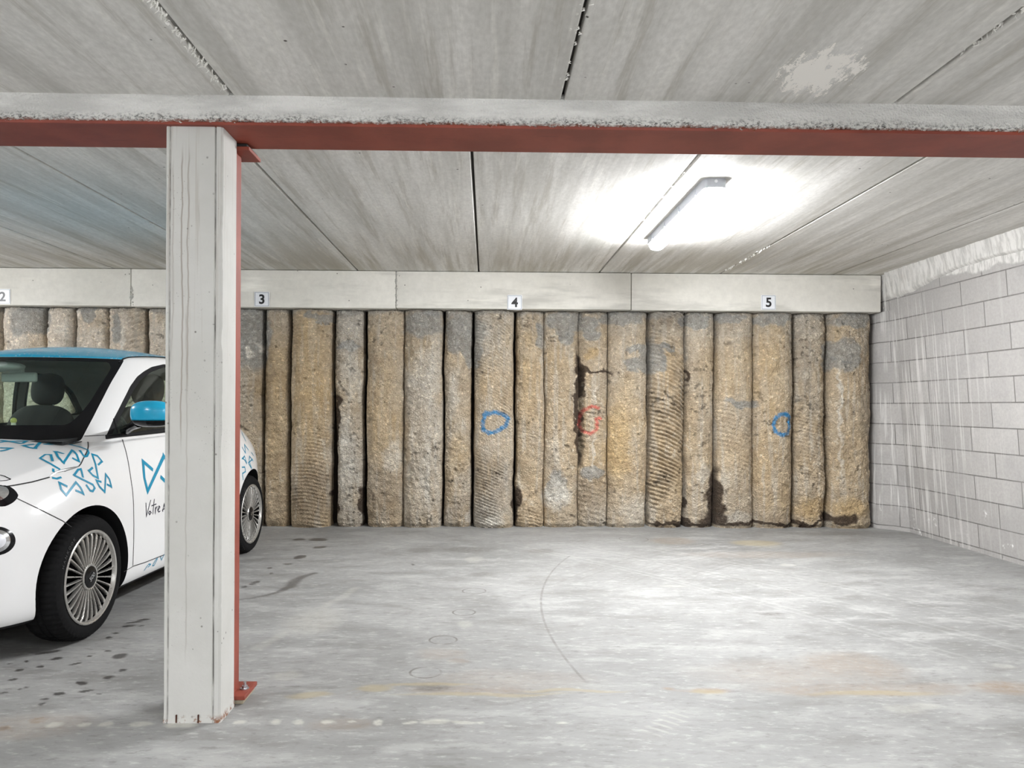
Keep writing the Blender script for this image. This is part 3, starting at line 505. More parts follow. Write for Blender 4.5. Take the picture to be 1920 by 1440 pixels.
rust = t.ss(2.272, 2.258, t.math('ADD', Xs[2], t.math('MULTIPLY', t.math('SUBTRACT', t.noise(24, 4), .5), .02))); c = t.mix(t.math('MULTIPLY', rust, t.ss(.3, .55, t.noise(90, 3))), c, srgb(130, 66, 40))
t.bsdf(c, .9, t.bump(t.math('ADD', f, t.vor(120)), 1., .006)); M_ENC = t.m
lo(from_np('concrete_encasement', V.reshape(-1, 3), gridfaces(len(gx), nv + 2, True), M_ENC, bt), bt)
bm = bmesh.new(); box(bm, XL, 3.96, 2.96, 3.14, 2.30, ZC + .05, .004); lo(obj('concrete_core', bm, M_LEDGE, bt), bt)
# ================================================================== column with steel post
XA, XB_, YA, YB_ = -1.213, -1.0, 2.925, 3.085
ct = empty('concrete_column', ((XA + XB_) / 2, 3.0, 0)); tag(ct, 'square pale grey concrete column with grooved front, standing before the car', 'column')
def colprof():   # front face with two shuttering grooves, plan outline
    g = .004; return [(XA, YB_), (XA, YA + .006), (XA + .004, YA), (XA + .012, YA), (XA + .014, YA + g), (XA + .0185, YA + g), (XA + .0205, YA), (XB_ - .031, YA), (XB_ - .029, YA + g), (XB_ - .025, YA + g), (XB_ - .023, YA), (XB_ - .008, YA), (XB_ - .0, YA + .008), (XB_, YB_)]
P = colprof(); bm = bmesh.new(); zs = np.linspace(0, 2.25, 180); rows = []
for z in zs:
    row = []
    for k, (x, y) in enumerate(P):
        jx = (float(fbm(z * 6, k * 3.)) - .5) * .003; chip = 0.
        if k in (9, 8): y += .004 * (float(vnoise(z * 12, 4.)) > .45)
        if k in (12, 11): chip = -.006 * max(0, float(fbm(z * 9, 8.)) - .55) * 4
        if z < .03: x = x + (-.002 if x < -1.1 else .004) * (1 - z / .03); y -= .004 * (1 - z / .03) * (k < 13) * (k > 0)
        row.append(bm.verts.new((x + jx * .4 + chip, y + (jx if 2 < k < 12 else 0), z)))
    rows.append(row)
for A, B in zip(rows, rows[1:]):
    for k in range(len(P)): bm.faces.new((A[k], A[(k + 1) % len(P)], B[(k + 1) % len(P)], B[k]))
bm.faces.new(rows[0]); bm.faces.new(rows[-1])
def m_column():
    t = NT('column_concrete'); X = t.sep(); a = t.noise(2, 5, .6); c = t.mix(t.ss(.3, .7, a), srgb(182, 181, 176), srgb(196, 195, 191))
    s_ = t.ss(.58, .66, t.noise(1, 3, .6, t.map((60, 60, .9)))); hi = t.ss(1.0, 2.1, X[2]); c = t.mix(t.math('MULTIPLY', t.math('MULTIPLY', s_, hi), .45), c, srgb(160, 152, 142))
    # water runs
    for x0, k, z0, z1 in ((-1.15, .7, 1.0, 2.2), (-1.128, .6, 1.2, 2.2), (-1.185, .4, 1.3, 2.15), (-1.09, .35, 1.8, 2.0), (-1.1315, .35, .2, 1.6)):
        d = t.math('ABSOLUTE', t.math('SUBTRACT', X[0], t.math('ADD', x0, t.math('MULTIPLY', t.math('SUBTRACT', t.noise(3.5, 3, .6, t.map((0, 0, 1), (x0 * 9, 0, 0))), .5), .03))))
        m = t.math('MULTIPLY', t.ss(.004, .0015, d), t.math('MULTIPLY', t.ss(z0, z0 + .15, X[2]), t.ss(z1, z1 - .1, X[2]))); c = t.mix(t.math('MULTIPLY', m, k), c, srgb(138, 128, 118))
    for x0 in (XA + .016, XB_ - .027):
        d = t.math('ABSOLUTE', t.math('SUBTRACT', X[0], x0)); m = t.math('MULTIPLY', t.ss(.004, .001, d), t.ss(.4, .6, t.noise(5, 4, .7, t.map((0, 0, 1), (x0, 0, 0))))); c = t.mix(t.math('MULTIPLY', m, .6), c, srgb(96, 92, 88))
    v = t.vor(26, t.map((1, 1, 1))); g = t.ss(.5, .62, t.noise(7, 3)); p = t.math('MULTIPLY', t.ss(.13, .07, v), g); v2 = t.ss(.16, .1, t.vor(80)); p2 = t.math('MULTIPLY', v2, t.ss(.52, .66, t.noise(5, 3))); p = t.math('MAXIMUM', p, t.math('MULTIPLY', p2, .6)); c = t.mix(t.math('MULTIPLY', p, .8), c, srgb(88, 82, 76))
    r = t.math('MULTIPLY', t.ss(.035, .005, X[2]), t.ss(.5, .6, t.noise(28, 4, .7))); c = t.mix(r, c, srgb(124, 80, 52))
    h = t.math('SUBTRACT', t.noise(70, 6, .7), t.math('MULTIPLY', p, 1.5)); t.bsdf(c, .75, t.bump(h, .35, .002)); return t.m
lo_ = obj('shaft', bm, m_column(), ct, True, 30); lo_.location = -Vector(ct.location)
for x in (-1.162, -1.08):
    bm = bmesh.new(); box(bm, x - .0025, x + .0025, YA - .006, YA + .02, .002, .032, .001)
    k = obj('rebar_stub', bm, simple('rusty_bar', srgb(70, 36, 22), .9, var=.4, scale=90), ct); k.location = -Vector(ct.location); k['label'] = 'rusty bar end at the foot'
pt = empty('steel_post', (-1.09, 3.15, 0)); tag(pt, 'slim red primed steel post bolted behind the concrete column', 'post')
def pc(name, bm, mat, root=pt, **k): o = obj(name, bm, mat, root, **k); o.location = -Vector(root.location); return o
bm = bmesh.new(); box(bm, -1.022, -1.014, 3.10, 3.19, .034, 2.222, .001); box(bm, -1.19, -1.182, 3.10, 3.19, .034, 2.222, .001); box(bm, -1.182, -1.022, 3.141, 3.147, .034, 2.222); pc('profile', bm, M_STEEL)
bm = bmesh.new(); box(bm, -1.26, -.962, 3.10, 3.27, .018, .034, .002); bp = pc('base_plate', bm, M_STEEL)
bm = bmesh.new(); box(bm, -1.25, -.97, 3.105, 3.26, .0, .018, .003); pc('grout_pad', bm, m_concrete('grout', srgb(150, 140, 120), srgb(170, 160, 140)).m)
bm = bmesh.new(); box(bm, -1.26, -.955, 3.10, 3.26, 2.222, 2.236, .002); pc('top_plate', bm, M_STEEL)
bm = bmesh.new(); box(bm, -1.25, -.965, 3.105, 3.25, 2.236, 2.2495, .003); pc('bearing_pad', bm, simple('black_rubber_pad', (.015, .015, .015), .7))
M_ZINC = simple('zinc', srgb(190, 192, 196), .3, .9)
for x, y in ((-.988, 3.185), (-1.23, 3.2)):
    bm = bmesh.new(); bmesh.ops.create_cone(bm, cap_ends=True, segments=24, radius1=.018, radius2=.018, depth=.003, matrix=Matrix.Translation((x, y, .0355)))
    bmesh.ops.create_cone(bm, cap_ends=True, segments=6, radius1=.012, radius2=.012, depth=.01, matrix=Matrix.Translation((x, y, .042)))
    bmesh.ops.create_cone(bm, cap_ends=True, segments=12, radius1=.006, radius2=.006, depth=.018, matrix=Matrix.Translation((x, y, .052))); q = pc('anchor_bolt', bm, M_ZINC); q['label'] = 'zinc anchor bolt with washer'
# ================================================================== bay signs
M_SIGN = simple('sign_white', srgb(228, 230, 234), .35, var=.01); M_INK = simple('sign_black', (.012, .012, .014), .4); M_EDGE = simple('sign_border', srgb(120, 128, 138), .5)
for ch, px, py in (('2', 5, 556), ('3', 491, 561), ('4', 965, 567), ('5', 1441, 567)):
    p = onY(px, py, WB - .156); r = empty('bay_number_sign', p); tag(r, {'2': 'white sign with black number 2 at the left picture edge, above the car roof', '3': 'white sign with black number 3 on the beam, right of the red post', '4': 'white sign with black number 4 in the middle of the beam', '5': 'white sign with black number 5 on the beam, nearest the block wall'}[ch], 'sign', 'bay number signs along the beam')
    bm = bmesh.new(); box(bm, -.072, .072, -.002, .0055, -.072, .072, .0015); obj('plate', bm, M_SIGN, r)
    bm = bmesh.new()
    for s_ in (((-.066, .066), (.063, .066)), ((-.066, .066), (-.066, -.063)), ((-.066, -.063), (-.066, .066)), ((.063, .066), (-.066, .066))): box(bm, *s_[0], -.0032, -.0022, *s_[1])
    obj('border_line', bm, M_EDGE, r)
    me = textmesh(ch, .125, .0006, .0035); me.transform(Matrix.Rotation(math.pi / 2, 4, 'X')); xs = [v.co.x for v in me.vertices]; zs_ = [v.co.z for v in me.vertices]
    me.transform(Matrix.Translation((-(min(xs) + max(xs)) / 2, -.0034, -(min(zs_) + max(zs_)) / 2))); new_obj('numeral', me, M_INK, r)
# ================================================================== fluorescent battens
def m_emit(name, col, s):
    m = bpy.data.materials.new(name); m.use_nodes = True; t = m.node_tree; t.nodes.clear(); e = t.nodes.new('ShaderNodeEmission'); o = t.nodes.new('ShaderNodeOutputMaterial')
    e.inputs[0].default_value = (*col, 1); e.inputs[1].default_value = s; t.links.new(e.outputs[0], o.inputs[0]); return m
M_TUBE = m_emit('lit_diffuser', (.965, .98, 1.0), LAMP_BAY); M_TUBE2 = m_emit('lit_diffuser_aisle', (.965, .98, 1.0), LAMP); M_GREYPL = simple('grey_plastic', srgb(190, 194, 202), .45)
def rrect(w, h, r, n=5):
    return [(sx * (w - r) + r * math.cos(a), sy * (h - r) + r * math.sin(a)) for sx, sy, a0 in ((1, 1, 0), (-1, 1, 90), (-1, -1, 180), (1, -1, 270)) for a in [math.radians(a0 + 90 * k / n) for k in range(n + 1)]]
def batten():
    root = empty('batten_light', (0, 0, 0)); L = .80
    bm = bmesh.new(); rings = []
    for z, e in ((0, 0), (-.044, 0), (-.050, -.003), (-.052, -.003)):
        rings.append([bm.verts.new((x, y, z)) for x, y in rrect(.066 + e, L + e, .035)])
    for A, B in zip(rings, rings[1:]):
        for k in range(len(A)): bm.faces.new((A[k], A[(k + 1) % len(A)], B[(k + 1) % len(A)], B[k]))
    bm.faces.new(rings[0]); bm.faces.new(rings[-1]); obj('housing', bm, M_GREYPL, root, True, 40)
    bm = bmesh.new(); rings = []
    for z, e in ((-.052, 0), (-.074, -.003), (-.092, -.014), (-.100, -.03)): rings.append([bm.verts.new((x, y, z)) for x, y in rrect(.055 + e, L - .012 + e, .03 + e * .5)])
    for A, B in zip(rings, rings[1:]):
        for k in range(len(A)): bm.faces.new((A[k], A[(k + 1) % len(A)], B[(k + 1) % len(A)], B[k]))
    bm.faces.new(rings[-1]); obj('diffuser', bm, M_TUBE, root, True, 40)
    for sy in (-.6, -.2, .2, .6):
        for sx in (-1, 1):
            bm = bmesh.new(); box(bm, sx * .068 - .003, sx * .068 + .003, sy - .012, sy + .012, -.060, -.015, .001); obj('clip', bm, M_GREYPL, root)
    bm = bmesh.new(); bmesh.ops.create_cone(bm, cap_ends=True, segments=20, radius1=.009, radius2=.009, depth=.006, matrix=Matrix.Translation((0, -L - .001, -.018)) @ Matrix.Rotation(math.pi / 2, 4, 'X'))
    obj('end_plug', bm, simple('white_plug', (.85, .86, .9), .4), root); return root
b0 = batten(); b0.location = (1.315, 5.2, ZC); tag(b0, 'lit fluorescent batten in grey housing on the ceiling slab', 'ceiling light', 'fluorescent battens')
for loc, l_ in (((1.4, .35, ZF), 'added batten out of view above the driving aisle, to the right'), ((-3.6, .2, ZF), 'added batten out of view above the driving aisle, to the left'), ((-6.1, 5.2, ZC), 'added batten out of view over the bays left of the car'), ((-1.2, -3.6, ZF), 'added fill batten out of view at the rear of the driving aisle'), ((1.5, -3.4, ZF), 'added fill batten out of view at the rear right of the driving aisle')):  # unseen battens at guessed spots, added to fill aisle and left bays with light
    c_ = b0.copy(); COL.objects.link(c_); c_.location = loc; c_['label'] = l_
    for ch in b0.children:
        d_ = ch.copy(); COL.objects.link(d_); d_.parent = c_
        if ch.name.startswith('diffuser') and loc[1] < 3: d_.data = ch.data.copy(); d_.data.materials[0] = M_TUBE2
# ================================================================== small white electric car
TH = -.0474; CO = Vector((-2.83, 4.02, 0)); car = empty('car', CO, TH)
tag(car, 'small white hatchback with turquoise roof, mirrors and looped ribbon decals, parked behind the column', 'car')
CM = Matrix.Translation(CO) @ Matrix.Rotation(TH, 4, 'Z'); CI = CM.inverted()
M_WHITE = simple('white_car_paint', srgb(226, 226, 226), .22, var=.005, Coat_Weight=.6, Coat_Roughness=.05); M_TURQ = None
def m_turq():
    t = NT('turquoise_paint'); d = t.math('MULTIPLY', t.ss(.36, .2, t.vor(70)), t.ss(.5, .58, t.noise(9, 3, .6))); X = t.sep()
    d = t.math('MULTIPLY', d, t.ss(1.3, 1.48, X[2])); n = t.noise(220, 3); c = t.mix(t.math('MULTIPLY', d, .4), srgb(22, 164, 206), srgb(214, 236, 242)); t.bsdf(c, .25, t.bump(n, .03, .001), Coat_Weight=.15); return t.m
M_TURQ = m_turq(); M_BLK = simple('gloss_black', (.005, .005, .006), .18, Specular_IOR_Level=.25); M_MATB = simple('matt_black', (.009, .009, .010), .75, var=.2, Specular_IOR_Level=.25)
M_DARKI = simple('dark_cabin_trim', (.035, .038, .04), .75, var=.15); M_HEAD = simple('grey_headliner', (.30, .31, .31), .8); M_SEAT = simple('dark_seat_cloth', (.013, .011, .013), .9, var=.25, scale=200, bump=.3)
M_SEAM = simple('panel_gap', (.02, .02, .02), .8); M_CHROME = simple('chrome', (.75, .76, .78), .12, 1.0); M_DECAL = simple('turquoise_decal', srgb(14, 132, 166), .35)
M_ALLOY = simple('alloy_silver', srgb(196, 194, 190), .28, .75); M_RUB = simple('tyre_rubber', (.007, .007, .0075), .85, var=.3, scale=60, bump=.3, Specular_IOR_Level=.15); M_LBLK = simple('black_letters', (.012, .012, .03), .5)
def glass(name, tint, refl=1.0):
    m = bpy.data.materials.new(name); m.use_nodes = True; t = m.node_tree; t.nodes.clear(); o = t.nodes.new('ShaderNodeOutputMaterial'); mx = t.nodes.new('ShaderNodeMixShader')
    tr = t.nodes.new('ShaderNodeBsdfTransparent'); tr.inputs[0].default_value = (*tint, 1); gl = t.nodes.new('ShaderNodeBsdfGlossy'); gl.inputs[1].default_value = .02
    lw = t.nodes.new('ShaderNodeLayerWeight'); lw.inputs[0].default_value = .5; pw = t.nodes.new('ShaderNodeMath'); pw.operation = 'POWER'; pw.inputs[1].default_value = 4.; fr = t.nodes.new('ShaderNodeMath'); fr.operation = 'MULTIPLY_ADD'; fr.inputs[1].default_value = .6; fr.inputs[2].default_value = .03; t.links.new(lw.outputs['Facing'], pw.inputs[0]); t.links.new(pw.outputs[0], fr.inputs[0])
    t.links.new(fr.outputs[0], mx.inputs[0]); t.links.new(tr.outputs[0], mx.inputs[1]); t.links.new(gl.outputs[0], mx.inputs[2]); t.links.new(mx.outputs[0], o.inputs[0]); return m
M_GLASS = glass('window_glass', (.88, .94, .90))
OUTER = [(0, -.735), (.27, -.722), (.48, -.668), (.635, -.565), (.735, -.42), (.79, -.26), (.828, 0), (.826, .40), (.825, 1.2), (.83, 1.9), (.842, 2.3), (.79, 2.6), (.66, 2.80), (.38, 2.88), (0, 2.895)]
TOPR = [(0, -.60, .80), (.22, -.585, .80), (.40, -.535, .806), (.53, -.45, .818), (.615, -.33, .85), (.665, -.17, .895), (.70, .03, .945), (.715, .40, .995), (.725, 1.2, 1.005), (.725, 1.9, 1.01), (.69, 2.3, 1.03), (.62, 2.55, 1.03), (.5, 2.68, 1.02), (.3, 2.74, 1.01), (0, 2.76, 1.01)]
def loop_mesh(levels, weld=1e-4):   # levels: list of rings of half-loop points (x>=0), mirrored to full loops
    bm = bmesh.new(); rings = []
    for L in levels:
        n = len(L); full = [L[k] for k in range(n)] + [(-L[k][0], L[k][1], L[k][2]) for k in range(n - 2, 0, -1)]
        rings.append([bm.verts.new(p) for p in full])
    for A, B in zip(rings, rings[1:]):
        for k in range(len(A)): bm.faces.new((A[k], A[(k + 1) % len(A)], B[(k + 1) % len(A)], B[k]))
    bmesh.ops.remove_doubles(bm, verts=bm.verts, dist=weld)
    bmesh.ops.dissolve_degenerate(bm, edges=bm.edges, dist=1e-5); bmesh.ops.recalc_face_normals(bm, faces=bm.faces); return bm
def body_levels():
    n = len(OUTER); lv = []; bot = [(x * .93, y * .955 + .02, .165) for x, y in OUTER]
    for s in (0, .45, .92): lv.append([(b[0] * s, b[1], .165) for b in bot])
    prof = [(0, 'b', 0), (.06, 'o', .982), (.22, 'o', .998), (.45, 'o', 1.0), (.62, 'o', .997), (.74, 'm', .12), (.85, 'm', .36), (.94, 'm', .7), (.985, 'm', .93)]
    for f, k, w in prof:
        r = []
        for i in range(n):
            zt = TOPR[i][2]; z = .165 + f * (zt - .165); ox, oy = OUTER[i]; tx, ty = TOPR[i][:2]
            if k == 'b': x, y = bot[i][0], bot[i][1]
            elif k == 'o': x, y = ox * w, oy * (w if i < 4 or i > 10 else 1)
            else: x, y = ox + (tx - ox) * w, oy + (ty - oy) * w
            if k == 'o' and 7 <= i <= 9 and .2 < f < .6: x -= .006
            r.append((x, y, z))
        lv.append(r)
    crown = [0, .006, .018, .035, .055, .068, .075, .06, .03, .03, .02, .01, .005, .002, 0]
    for s in (1., .93, .75, .5, .25, 0): lv.append([(TOPR[i][0] * s, TOPR[i][1], TOPR[i][2] + crown[i] * (1 - s**2.2)) for i in range(n)])
    return lv
bmb = loop_mesh(body_levels()); ob = tmp(bmb); md = ob.modifiers.new('s', 'SUBSURF'); md.levels = 3; bodyme = ev_mesh(ob); bpy.data.objects.remove(ob)
BV = BVHTree.FromPolygons([v.co.copy() for v in bodyme.vertices], [tuple(p.vertices) for p in bodyme.polygons])
# cut the cabin and the wheel houses
def cyl(y, z, r, x0, x1, seg=64):
    bm = bmesh.new(); lathe(bm, [(0, x0), (r, x0), (r, x1), (0, x1)], seg, Matrix.Translation((0, y, z))); bmesh.ops.recalc_face_normals(bm, faces=bm.faces); return bm
RA = .356
for y in (0.0, 2.322):
    for s in (1, -1): bodyme = boolean(bodyme, cyl(y, .325, RA, min(s * .48, s * 1.1), max(s * .48, s * 1.1)), 'DIFFERENCE')
cab = [(-.62, .46), (.62, .46), (.66, 1.0), (.66, 2.0), (.56, 2.5), (-.56, 2.5), (-.66, 2.0), (-.66, 1.0)]
bodyme = boolean(bodyme, prism(cab, .38, 1.3, 2), 'DIFFERENCE')
def bmat(p):
    c = p.center; n = p.normal
    for y in (0., 2.322):
        if math.hypot(c.y - y, c.z - .325) < RA + .003 and abs(c.x) < .86 and (abs(n.x) < .25 or abs(abs(c.x) - .48) < .01) and math.hypot(c.y - y, c.z - .325) > RA - .006: return 1
        if abs(abs(c.x) - .48) < .005 and math.hypot(c.y - y, c.z - .325) < RA: return 1
    if c.z < .19 and n.z < -.6: return 1
    if .37 < c.z < 1.12 and abs(c.x) < .665 and .45 < c.y < 2.51 and n.z > -.2 and (c.z < .39 or abs(n.z) < .2): return 2
    return 0
setmat(bodyme, [M_WHITE, M_MATB, M_DARKI], bmat); bodyme.polygons.foreach_set('use_smooth', [True] * len(bodyme.polygons)); bodyme.set_sharp_from_angle(angle=math.radians(40))
body = new_obj('body', bodyme, None, car)
# greenhouse shell
GB = [(0, .03), (.28, .065), (.48, .14), (.60, .235), (.672, .36), (.70, .60), (.705, 1.0), (.705, 1.5), (.70, 1.9), (.67, 2.25), (.60, 2.5), (.47, 2.63), (.26, 2.68), (0, 2.70)]
GT = [(0, .60, 1.49), (.27, .63, 1.488), (.43, .69, 1.486), (.552, .79, 1.484), (.60, .92, 1.492), (.615, 1.08, 1.503), (.62, 1.3, 1.51), (.62, 1.6, 1.51), (.61, 1.9, 1.50), (.58, 2.1, 1.485), (.53, 2.24, 1.47), (.40, 2.32, 1.46), (.2, 2.355, 1.46), (0, 2.365, 1.46)]
lv = []
for v in (-.12, 0, .06, .2, .4, .6, .8, .94, 1.0):
    r = []
    for i in range(len(GB)):
        bx, by = GB[i]; tx, ty, tz = GT[i]; b = math.sin(math.pi * max(0, v)) * .022; L = math.hypot(tx, ty - 1.4) or 1
        x = bx + (tx - bx) * v; y = by + (ty - by) * v; nx, ny = (x, (y - 1.4) * .6); l = math.hypot(nx, ny) or 1
        if v == 1.0: x *= .992
        r.append((x + nx / l * b, y + ny / l * b, .97 + (tz - .97) * v))
    lv.append(r)
cr = [0, .014, .034, .052, .066, .076, .082, .082, .078, .064, .045, .022, .006, 0]; 
for s in (.95, .8, .55, .28, 0): lv.append([(GT[i][0] * s, GT[i][1], GT[i][2] + cr[i] * (1 - s * s)) for i in range(len(GB))])
def capped(lv, th):     # closed solid of the cabin shape; th > 0 gives the smaller inner solid
    L = []
    for r in lv:
        q = []
        for x, y, z in r:
            nx, ny = x, (y - 1.4) * .6; l = math.hypot(nx, ny) or 1; k = min(1, abs(x) / .05) if z > 1.43 else 1
            q.append((max(0, x - nx / l * th * (x > 0)), y - ny / l * th * (1.3 if y < 1.4 else 1), z - (th * 1.1 if z > 1.2 else (.08 if z < .98 else 0) * (th > 0))))
        L.append(q)
    zb = L[0][0][2]; bot = [[(x * s, y, zb) for x, y, z in L[0]] for s in (0, .5, .96)]
    o = tmp(loop_mesh(bot + L)); md = o.modifiers.new('s', 'SUBSURF'); md.levels = 3; me = ev_mesh(o); bpy.data.objects.remove(o); return me
g0 = capped(lv, 0)
BG = BVHTree.FromPolygons([v.co.copy() for v in g0.vertices], [tuple(p.vertices) for p in g0.polygons])
shell = boolean(g0, capped(lv, .018), 'DIFFERENCE')
def cray(px, py):     # photo pixel -> ray in the car's own frame
    o = CI @ CP; d = (CI.to_3x3() @ ray(px, py)).normalized(); return o, d
def hit(px, py, trees=(BV, BG)):
    o, d = cray(px, py); best = None
    for t in trees:
        h = t.ray_cast(o, d)
        if h[0] is not None and (best is None or h[3] < best[3]): best = h
    return (best[0], best[1] if best[1].dot(d) < 0 else -best[1]) if best else None
def poly_x(pix): return [(h[0].y, h[0].z) for h in (hit(*p, (BG,)) for p in pix) if h]
def rnd(pts, r=.03, n=4):    # round polygon corners
    out = []
    for i, p in enumerate(pts):
        a = Vector(pts[i - 1]); b = Vector(p); c = Vector(pts[(i + 1) % len(pts)]); ra = min(r, (a - b).length * .45, (c - b).length * .45)
        s = b + (a - b).normalized() * ra; e = b + (c - b).normalized() * ra
        for k in range(n + 1): t = k / n; out.append(tuple(s * (1 - t)**2 + b * 2 * t * (1 - t) + e * t * t))
    return out
# openings: measured outline of the door window, windscreen, rear window
fe = poly_x([(196, 824), (213, 785), (230, 752), (244, 724), (257, 706), (270, 696), (284, 688)]); fi = poly_x([(209, 817), (222, 789), (238, 757), (251, 731), (263, 713), (275, 703), (287, 696)])
side_big = rnd(fe + [(1.174, 1.470), (1.60, 1.46), (1.64, 1.05), (.9, 1.03)], .02)
side_sml = rnd(fi + [(1.174, 1.452), (1.58, 1.442), (1.615, 1.068), (.9, 1.048)], .02)
rq_big = rnd([(1.72, 1.07), (1.68, 1.435), (1.98, 1.42), (2.2, 1.30), (2.36, 1.12)], .06); rq_sml = rnd([(1.745, 1.09), (1.705, 1.417), (1.96, 1.402), (2.17, 1.285), (2.31, 1.128)], .05)
we = [(h[0].x, h[0].z) for h in (hit(*p, (BG,)) for p in [(175, 782), (193, 747), (210, 714), (221, 696), (228, 684)])]
we = [(we[0][0] + .004, .995)] + we + [(we[-1][0] - .006, 1.478)]; ws_big = rnd(we + [(-x, z) for x, z in we[::-1]], .02)
wi = [(h[0].x, h[0].z) for h in (hit(*p, (BG,)) for p in [(128, 797), (150, 777), (170, 752), (187, 724), (200, 704), (209, 690)])]
wi = wi + [(wi[-1][0] - .03, 1.458)]; ws_sml = rnd(wi + [(-x, z) for x, z in wi[::-1]], .03)
rw_big = rnd([(-.50, 1.10), (.50, 1.10), (.42, 1.40), (-.42, 1.40)], .05)
inv = lambda m, cut: boolean(m, cut, 'INTERSECT'); dif = lambda m, cut: boolean(m, cut, 'DIFFERENCE')
def part(name, me, mats, parent, fn=None, label=None, ang=40):
    if len(me.polygons) == 0: print('EMPTY PART', name); return None
    setmat(me, mats, fn); me.polygons.foreach_set('use_smooth', [True] * len(me.polygons)); me.set_sharp_from_angle(angle=math.radians(ang)); o = new_obj(name, me, None, parent)
    if label: o['label'] = label
    return o
pil = shell.copy()
wsz = inv(shell, prism(ws_big, -.2, .93, 1)); wg = inv(wsz, prism(ws_sml, -.2, .95, 1)); wf = dif(wsz, prism(ws_sml, -.2, .95, 1)); pil = dif(pil, prism(ws_big, -.2, .93, 1))
part('windscreen', wg, [M_GLASS], car); part('windscreen_border', wf, [M_BLK], car, label='black windscreen border')
for s in (1, -1):
    lo2, hi2 = (.4, 1.) if s > 0 else (-1., -.4)
    z = inv(shell, prism(side_big, lo2, hi2, 0)); part('door_window', inv(z, prism(side_sml, lo2, hi2, 0)), [M_GLASS], car); part('window_surround', dif(z, prism(side_sml, lo2, hi2, 0)), [M_MATB], car); pil = dif(pil, prism(side_big, lo2, hi2, 0))
    z = inv(shell, prism(rq_big, lo2, hi2, 0)); part('rear_quarter_window', inv(z, prism(rq_sml, lo2, hi2, 0)), [M_GLASS], car); part('quarter_surround', dif(z, prism(rq_sml, lo2, hi2, 0)), [M_MATB], car); pil = dif(pil, prism(rq_big, lo2, hi2, 0))
part('rear_window', inv(shell, prism(rw_big, 2.1, 3.0, 1)), [M_GLASS], car); pil = dif(pil, prism(rw_big, 2.1, 3.0, 1))
rp = rnd([(-.545, .45), (.545, .45), (.55, .85), (.575, 1.1), (.585, 1.5), (.55, 2.1), (.48, 2.6), (-.48, 2.6), (-.55, 2.1), (-.585, 1.5), (-.575, 1.1), (-.55, .85)], .05); roofc = prism(rp, 1.4785, 1.7, 2)
inner = lambda p: 1 if (p.normal.z < -.15 or (p.normal.dot(Vector((p.center.x, (p.center.y - 1.4) * .6, (p.center.z - .9)))) < 0)) else 0
part('roof', inv(pil, roofc), [M_TURQ, M_HEAD], car, inner, 'turquoise roof'); pil = dif(pil, prism(rp, 1.4785, 1.7, 2))
part('window_pillars', pil, [M_WHITE, M_HEAD], car, inner)
# ribbons and panel gaps laid on the bodywork
def ribbon(bm, H, w, off=.0015, smooth=True):
    H = [(p + n * off, n) for p, n in H]; n_ = len(H)
    L = []
    for i, (p, n) in enumerate(H):
        a = H[max(0, i - 1)][0]; b = H[min(n_ - 1, i + 1)][0]; t = (b - a).normalized(); s = n.cross(t).normalized(); ww = w
        if 0 < i < n_ - 1:
            d1 = (p - a).normalized(); d2 = (b - p).normalized(); c = max(.45, math.sqrt(max(0, (1 + d1.dot(d2)) / 2))); ww = w / c
        L.append((bm.verts.new(p + s * ww / 2), bm.verts.new(p - s * ww / 2)))
    for A, B in zip(L, L[1:]):
        try: bm.faces.new((A[0], A[1], B[1], B[0]))
        except ValueError: pass
def walk(pix, step=2.2):
    out = []
    for (a, b), (c, d) in zip(pix, pix[1:]):
        k = max(1, int(math.hypot(c - a, d - b) / step)); out += [(a + (c - a) * i / k, b + (d - b) * i / k) for i in range(k)]
    return out + [pix[-1]]
def smoothp(pix, it=1):
    for _ in range(it):
        q = [pix[0]]
        for a, b in zip(pix, pix[1:]): q += [(a[0] * .75 + b[0] * .25, a[1] * .75 + b[1] * .25), (a[0] * .25 + b[0] * .75, a[1] * .25 + b[1] * .75)]
        pix = q + [pix[-1]]
    return pix
def lay(bm, pix, w, trees=(BV, BG), off=.0015, step=2.2, cut=.25):
    run = []
    for q in walk(pix, step):
        h = hit(*q, trees)
        if h is None or (run and (h[0] - run[-1][0]).length > cut):
            if len(run) > 1: ribbon(bm, run, w, off)
            run = [] if h is None else [h]
        else:
            if not run or (h[0] - run[-1][0]).length > 1e-4: run.append(h)
    if len(run) > 1: ribbon(bm, run, w, off)
def pcar(name, bm, mat, label=None, parent=None):
    if not bm.faces: print('EMPTY', name); bm.free(); return
    o = obj(name, bm, mat, parent or car)
    if label: o['label'] = label
    return o
K = lambda L: [(x / 8, 800 + y / 8) for x, y in L]
